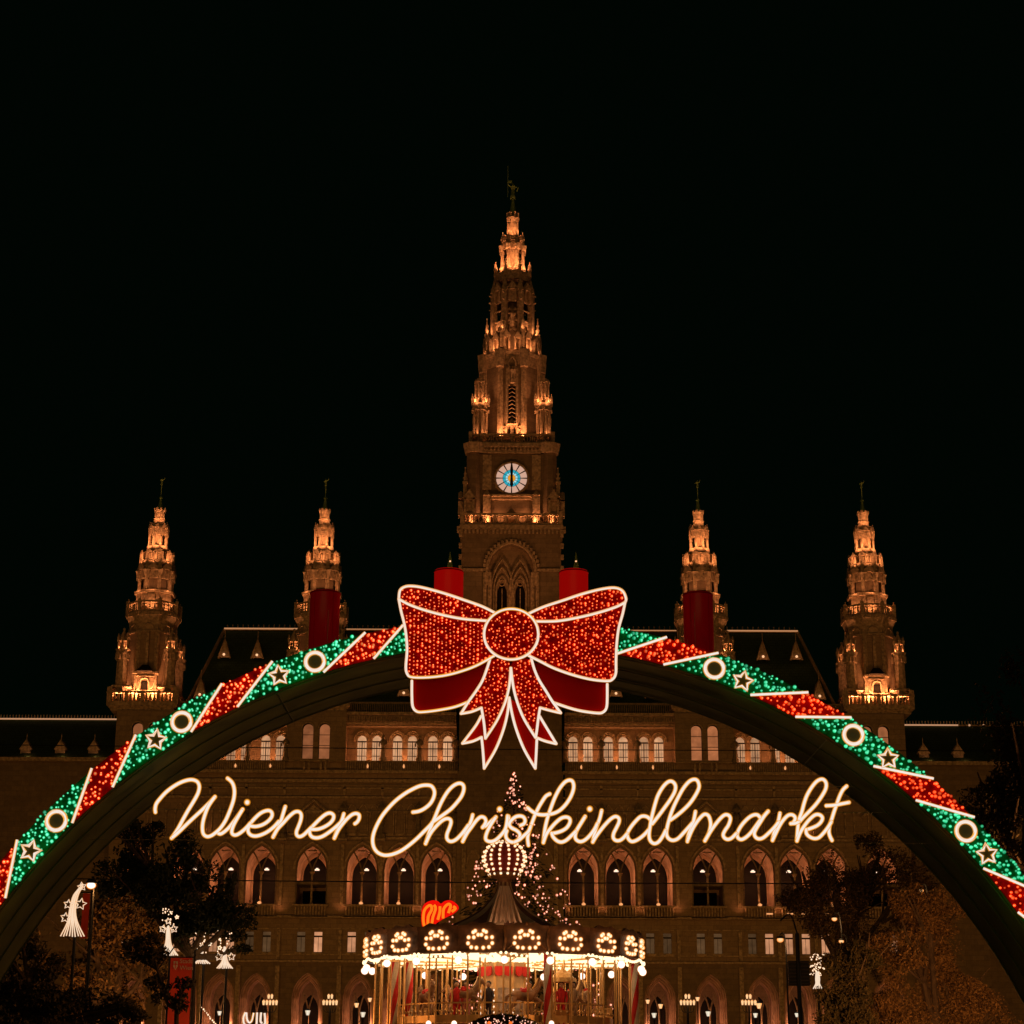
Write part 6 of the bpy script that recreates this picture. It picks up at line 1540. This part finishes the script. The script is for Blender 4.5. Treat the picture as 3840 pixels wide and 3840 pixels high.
# bright street lamp with curved arm
def street_lamp(label, px, py, Y, watt, r=.13, arm=1.0, h=None, col=(1, .5, .2), matl=None):
    p = P(px, py, Y); o = empty('street_lamp', (p.x + arm, Y, 0), label, 'street lamp', 'lamps over the square')
    m = MB(); m.tube([(0, 0, 0), (0, 0, p.z - .4)], [.05, .035], 8); m.tube(cat([(0, 0, p.z - .4), (-arm * .3, 0, p.z + .25), (-arm, 0, p.z + r + .08)], 5), .035, 6); m.build('post', BLACK, o)
    m = MB(); m.lathe(-arm, 0, [(r * 1.1, p.z + r * .35), (r * .8, p.z + r * .9), (.03, p.z + r * 1.2)], 12); m.build('lamp_shade', BLACK, o)
    m = MB(); m.ball((-arm, 0, p.z), r, 12, 8, .8); m.build('lamp_bulb', matl or LANTERN, o, smooth=True)
    if watt: point('street_lamp_light', (p.x, Y - .3, p.z - .25), watt, col, .15)
street_lamp('overexposed white street lamp beside the top of the largest comet light', 342, 3320, 71, 90, .20, .12, col=(1, .42, .12), matl=neon('street_lamp_white', (1.0, .92, .85), (1, .5, .1), (1, .14, .01), 1.5, .25, .4))
street_lamp('amber lamp glowing in front of the small office windows at the right', 2926, 3524, 90, 40, .16, .25)
street_lamp('amber lamp at the edge of the dark tree crown, right', 3129, 3446, 88, 40, .13, .3)
street_lamp('small amber lamp shining through the leaves near the arch, right', 3454, 3340, 86, 30, .12, .3)
street_lamp('faint amber lamp low in the right trees', 3155, 3530, 88, 0, .12, .3)
# market flood lights that light the right hand tree and the left trees from below
point('stall_floodlight', (P(3700, 3840, 66).x, 60, 4.2), 5200, (1, .42, .13), .6)
point('stall_floodlight', (P(3300, 3840, 70).x, 62, 3.5), 1500, (1, .42, .13), .6)
point('stall_floodlight', (P(480, 3840, 84).x, 89, 4.5), 1100, (1, .42, .13), .6)
point('stall_floodlight', (P(200, 3840, 84).x, 88, 4.5), 900, (1, .42, .13), .6)

# candelabra with clusters of small lanterns
def candelabra(label, px, Y=112):
    p = P(px, 3752, Y); k = P(1921, 3752, Y).x - P(1920, 3752, Y).x; o = empty('candelabra_lamp', (p.x, Y, 0), label, 'street lamp', 'candelabra lamps before the arcade')
    z = p.z - 10 * k; m = MB(); m.tube([(0, 0, 0), (0, 0, z - .15)], [.12, .06], 8); m.lathe(0, 0, [(.3, 0), (.2, .5), (.1, .6)], 10)
    for i in range(5): u = (i - 2) * 12 * k; m.tube(cat([(0, 0, z - .5), (u * .8, 0, z - .45), (u, 0, z - .12)], 3), .02, 5)
    m.tube([(0, 0, z - .3), (0, 0, z + .25)], .02, 5)
    m.build('post', BLACK, o)
    for i in range(5):
        u = (i - 2) * 12 * k; m = MB(); m.frust(u, 0, z - .10, z + .12, .055, .09, 6); m.frust(u, 0, z + .12, z + .2, .09, .02, 6); m.build('lantern', LANTERN, o)
    for i in (-1, 1): m = MB(); u = i * 6 * k; m.frust(u, 0, z + .25, z + .44, .055, .085, 6); m.frust(u, 0, z + .44, z + .52, .085, .02, 6); m.build('lantern', LANTERN, o)
    point('candelabra_light', (p.x, Y - .4, z + .1), 18, (1, .5, .22), .2)
for px, lab in ((1013, 'candelabra lamp farthest left, above the cut-off neon letters'), (1238, 'candelabra lamp just left of the carousel'), (2578, 'candelabra lamp just right of the carousel'), (2808, 'candelabra lamp farthest right')): candelabra(lab, px)
# lanterns on short posts
def lantern_post(label, px, py, Y, r, m_=None):
    p = P(px, py, Y); o = empty('lantern_post', (p.x, Y, 0), label, 'lantern', 'lantern posts at the foot of the facade')
    m = MB(); m.tube([(0, 0, 0), (0, 0, p.z - r)], .04, 6); m.build('post', BLACK, o)
    m = MB(); m.frust(0, 0, p.z - r, p.z + r * .6, r * .5, r, 8); m.build('lantern_glass', m_ or LANTERN, o)
    m = MB(); m.frust(0, 0, p.z + r * .6, p.z + r * 1.3, r * 1.05, r * .1, 8); m.build('lantern_cap', BLACK, o)
PALE = neon('pale_lantern', (.9, .78, .6), (.8, .5, .25), (.4, .2, .05), 1.0, .2, .6)
for px, py, r, a_, lab in ((1154, 3796, .2, 1, 'pale lantern inside the arcade arch left of the carousel, by the door'), (1361, 3803, .2, 1, 'greenish pale lantern low beside the left edge of the carousel'), (1387, 3748, .16, 0, 'small bright lantern touching the left of the carousel poles'), (1337, 3768, .18, 0, 'orange lantern in the arch left of the carousel'), (823, 3798, .17, 1, 'pale lantern in the leftmost visible arcade arch'),
                           (2429, 3755, .16, 0, 'small bright lantern right of the red striped column'), (2453, 3806, .19, 1, 'pale lantern low in the first arch right of the carousel'), (2477, 3772, .18, 0, 'orange lantern in the first arch right of the carousel'), (2616, 3745, .16, 0, 'tiny lantern beside the candelabra right of the carousel'), (2656, 3800, .2, 1, 'pale lantern in the second arch right of the carousel'),
                           (2846, 3770, .22, 0, 'orange lantern beside the farthest right candelabra'), (2833, 3806, .18, 1, 'pale lantern under the farthest right candelabra'), (3112, 3760, .18, 0, 'orange lantern before the dark tree at the right'), (2988, 3805, .16, 1, 'pale lantern by the lighting mast')):
    lantern_post(lab, px, py, 135, r, PALE if a_ else None)
# large globe lamps cut by the lower edge
for px, lab in ((1607, 'round globe lamp at the lower edge, left of the fir garland'), (1703, 'round globe lamp at the lower edge, touching the fir garland'), (2068, 'round globe lamp at the lower edge, right of the fir garland')):
    p = P(px, 3838, 66); o = empty('globe_lamp', (p.x, 66, 0), lab, 'lamp', 'globe lamps in front of the carousel')
    m = MB(); m.tube([(0, 0, 0), (0, 0, p.z - .1)], .04, 8); m.build('post', BLACK, o)
    m = MB(); m.ball((0, 0, p.z), .105, 14, 10); m.build('globe', GLOBE, o, smooth=True)
# fir garland over the market entrance
YG = 60.0; p = P(1890, 3803, YG); kx_ = P(1891, 3803, YG).x - P(1890, 3803, YG).x
fg = empty('fir_garland', (p.x, YG, 0), 'dark fir garland dome with small lights at the bottom centre edge', 'garland')
rg = 210 * kx_; m = MB(); l = MB(); rnd = random.Random(5); zc_ = p.z - rg * .82
for _ in range(9000):
    a = rnd.uniform(-1.5, 1.5); rr = rg * rnd.uniform(.74, 1.0) ; q = Vector((rr * math.sin(a) * 1.0, rnd.uniform(-.25, .25), zc_ + rr * math.cos(a) * .82)); d = Vector((rnd.gauss(0, 1), rnd.gauss(0, 1), rnd.gauss(0, 1))).normalized(); e = d.orthogonal()
    m.add([q - d * .06, q + e * .012, q + d * .06, q - e * .012], [(0, 1, 2, 3)])
m.build('fir_needles', NEEDLE, fg, fix=False)
for _ in range(150):
    a = rnd.uniform(-1.5, 1.5); rr = rg * rnd.uniform(.76, 1.0); l.ball((rr * math.sin(a), -.28, zc_ + rr * math.cos(a) * .82), rnd.choice((.018, .022, .03)), 6, 4)
q = l.build('fairy_lights', FAIRY, fg, fix=False); q['kind'] = 'stuff'
l = MB(); l.tube([(rg * .87 * math.sin(a), 0, zc_ + rg * .87 * .82 * math.cos(a)) for a in [-1.5 + .1 * i for i in range(31)]], .05, 6)
for s_ in (-1, 1): l.tube([(s_ * rg * .87, 0, zc_), (s_ * rg * .87, 0, 0)], .05, 6)
l.build('hoop', BLACK, fg)
for s_ in (-55, 25):
    m = MB(); m.ball((s_ * kx_, -.3, p.z - 34 * kx_), .055, 10, 8); m.build('bauble', glow('orange_bauble', (1, .16, .02), 1.2) if 'orange_bauble' not in bpy.data.materials else bpy.data.materials['orange_bauble'], fg)
# cut-off neon letters
YL = 80.0; p = P(955, 3838, YL); ns = empty('stall_neon_sign', (p.x, YL, p.z), 'small white neon letters cut off by the lower edge, left of the carousel', 'neon sign')
for st_ in ([(920, 3796), (913, 3815), (914, 3836), (925, 3850)], [(924, 3797), (926, 3822), (934, 3834), (944, 3828), (951, 3798)], [(964, 3797), (962, 3845)], [(979, 3797), (977, 3830), (984, 3836)], [(992, 3799), (994, 3825), (990, 3842), (960, 3846), (925, 3848)]):
    m = MB(); m.tube([(P(*q, YL).x - p.x, 0, P(*q, YL).z - p.z) for q in cat(st_, 4)], .055, 8); m.build('letter', NEON, ns)
m = MB(); m.box(-.6, .6, .1, .16, -2, .3 * 0 - .1); m.box(-.05, .05, .16, .26, -p.z, -.1); m.build('sign_board', BLACK, ns)
# string of lights sloping down at a stall roof
YK = 78.0; p = P(760, 3780, YK); ls_ = empty('light_string', (p.x, YK, p.z), 'sloping string of tiny lights right of the orange banner', 'light string')
a_, b_ = P(757, 3778, YK) - p, P(830, 3868, YK) - p
m = MB(); m.tube([tuple(a_), tuple(b_)], .012, 4); m.build('wire', BLACK, ls_)
m = MB()
for i in range(14):
    q = a_.lerp(b_, i / 13); m.ball((q.x + random.uniform(-.02, .02), -.02, q.z), random.choice((.03, .045, .025)), 6, 4)
q = m.build('tiny_lights', WARM_BULB, ls_); q['kind'] = 'stuff'
# tall orange banner
YBn = 72.0
def banner(label, xa, xb_, ytop, text, nstrip=14):
    a, b = P(xa, ytop, YBn), P(xb_, ytop, YBn); w = b.x - a.x; o = empty('banner', ((a.x + b.x) / 2, YBn, 0), label, 'banner', 'tall orange city banners')
    m = MB(); n = 10
    for i in range(nstrip):
        z1, z0 = a.z - i * .45, a.z - (i + 1) * .45
        if z0 < .5: break
        m.add([(-w / 2, .03 * math.sin(i * 1.3), z0), (w / 2, .03 * math.sin(i * 1.3 + 1), z0), (w / 2, .03 * math.sin((i - 1) * 1.3 + 1), z1), (-w / 2, .03 * math.sin((i - 1) * 1.3), z1)], [(0, 1, 2, 3)])
    m.build('banner_cloth', mat('orange_red_cloth', (.62, .045, .012), .7, var=.08) if 'orange_red_cloth' not in bpy.data.materials else bpy.data.materials['orange_red_cloth'], o, fix=False)
    m = MB(); m.tube([(w / 2 + .06, .1, 0), (w / 2 + .06, .1, a.z + .3)], .04, 8); m.tube([(-w / 2 - .1, .05, a.z + .03), (w / 2 + .1, .05, a.z + .03)], .025, 6); m.build('banner_pole', BLACK, o)
    if text:
        wm = mat('banner_white_print', (.55, .4, .32), .8)
        k = P(641, 3600, YBn).x - P(640, 3600, YBn).x
        m = MB(); c = P(659, 3620, YBn); x0 = c.x - (a.x + b.x) / 2; m.slab([(x0 - 8 * k, c.z + 15 * k), (x0 + 8 * k, c.z + 15 * k), (x0 + 8 * k, c.z - 5 * k), (x0, c.z - 17 * k), (x0 - 8 * k, c.z - 5 * k)], -.045, -.04); sh = m.build('shield_emblem', wm, o)
        m = MB(); m.box(x0 - 1.6 * k, x0 + 1.6 * k, -.052, -.048, c.z - 12 * k, c.z + 13 * k); m.box(x0 - 7 * k, x0 + 7 * k, -.052, -.048, c.z + 2 * k, c.z + 5 * k); m.build('emblem_cross', bpy.data.materials['orange_red_cloth'], sh)
        for tx_, py_ in (('Stadt', 3612), ('Wien', 3637)):
            cu = bpy.data.curves.new('lettering', 'FONT'); cu.body = tx_; cu.size = 23 * k; cu.extrude = .003
            to = bpy.data.objects.new('lettering', cu); COL.objects.link(to); bpy.context.view_layer.update()
            me = bpy.data.meshes.new_from_object(to); bpy.data.objects.remove(to)
            lo = bpy.data.objects.new('lettering', me); COL.objects.link(lo); me.materials.append(wm); lo.parent = o
            q = P(674, py_, YBn); lo.location = (q.x - (a.x + b.x) / 2, -.045, q.z); lo.rotation_euler = (PI / 2, 0, 0)
banner('orange red city banner with white shield, right of the second comet light', 641, 722, 3592, True)
YBn = 79.0; banner('narrow orange banner lit by the street lamp, behind the largest comet light', 312, 338, 3350, False, 4)
point('banner_lamp', (P(690, 3840, 70).x, 69.5, 3.6), 50, (1, .5, .2), .1)
# wires across the square
for pa, pb, Y, lab in (((-300, 2789), (4200, 2815), 130, 'thin dark cable crossing in front of the upper row of lit windows'), ((-300, 3288), (4200, 3312), 110, 'thin dark cable crossing in front of the great pointed windows')):
    a, b = P(*pa, Y), P(*pb, Y); o = MB(); c = a.lerp(b, .5)
    o.tube([(a.x - c.x + (b.x - a.x) * t, 0, (a.z - c.z) + (b.z - a.z) * t - .15 * (1 - (2 * t - 1) ** 2)) for t in [i / 20 for i in range(21)]], .032, 5)
    w = o.build('overhead_cable', BLACK); w.location = c; tag(w, lab, 'cable', 'cables across the square')
# lighting mast right
p = P(2989, 3500, 95); ms = empty('lighting_mast', (p.x, 95, 0), 'dark lighting mast with a louvred box left of the right comet light', 'mast')
m = MB(); m.tube([(0, 0, 0), (0, 0, p.z)], .10, 8); m.tube(cat([(0, 0, p.z), (-.3, 0, p.z + .9), (-.8, 0, p.z + .6)], 4), .04, 6); m.build('pole', BLACK, ms)
za_, zb_ = P(2995, 3695, 95).z, P(2995, 3602, 95).z; m = MB(); m.box(-.45, .55, .15, .5, za_, zb_)
lv = m.build('louvre_box', BLACK, ms)
for i in range(7): m = MB(); m.box(-.5, .6, .08, .148, za_ + (i + .3) * (zb_ - za_) / 7, za_ + (i + .6) * (zb_ - za_) / 7); m.build('slat', FRAME, lv)
# glowing bits put in for the lit spots of the balustrades at the right
for px in (2886, 2963, 3018, 3100):
    q = P(px, 3427, YF - .6); m = MB(); m.box(-.32, .32, -.04, .04, -.07, .07); o = m.build('balcony_lit_spot', bpy.data.materials['uplight_amber'], hall); o.location = (q.x - X0, -.62, q.z)
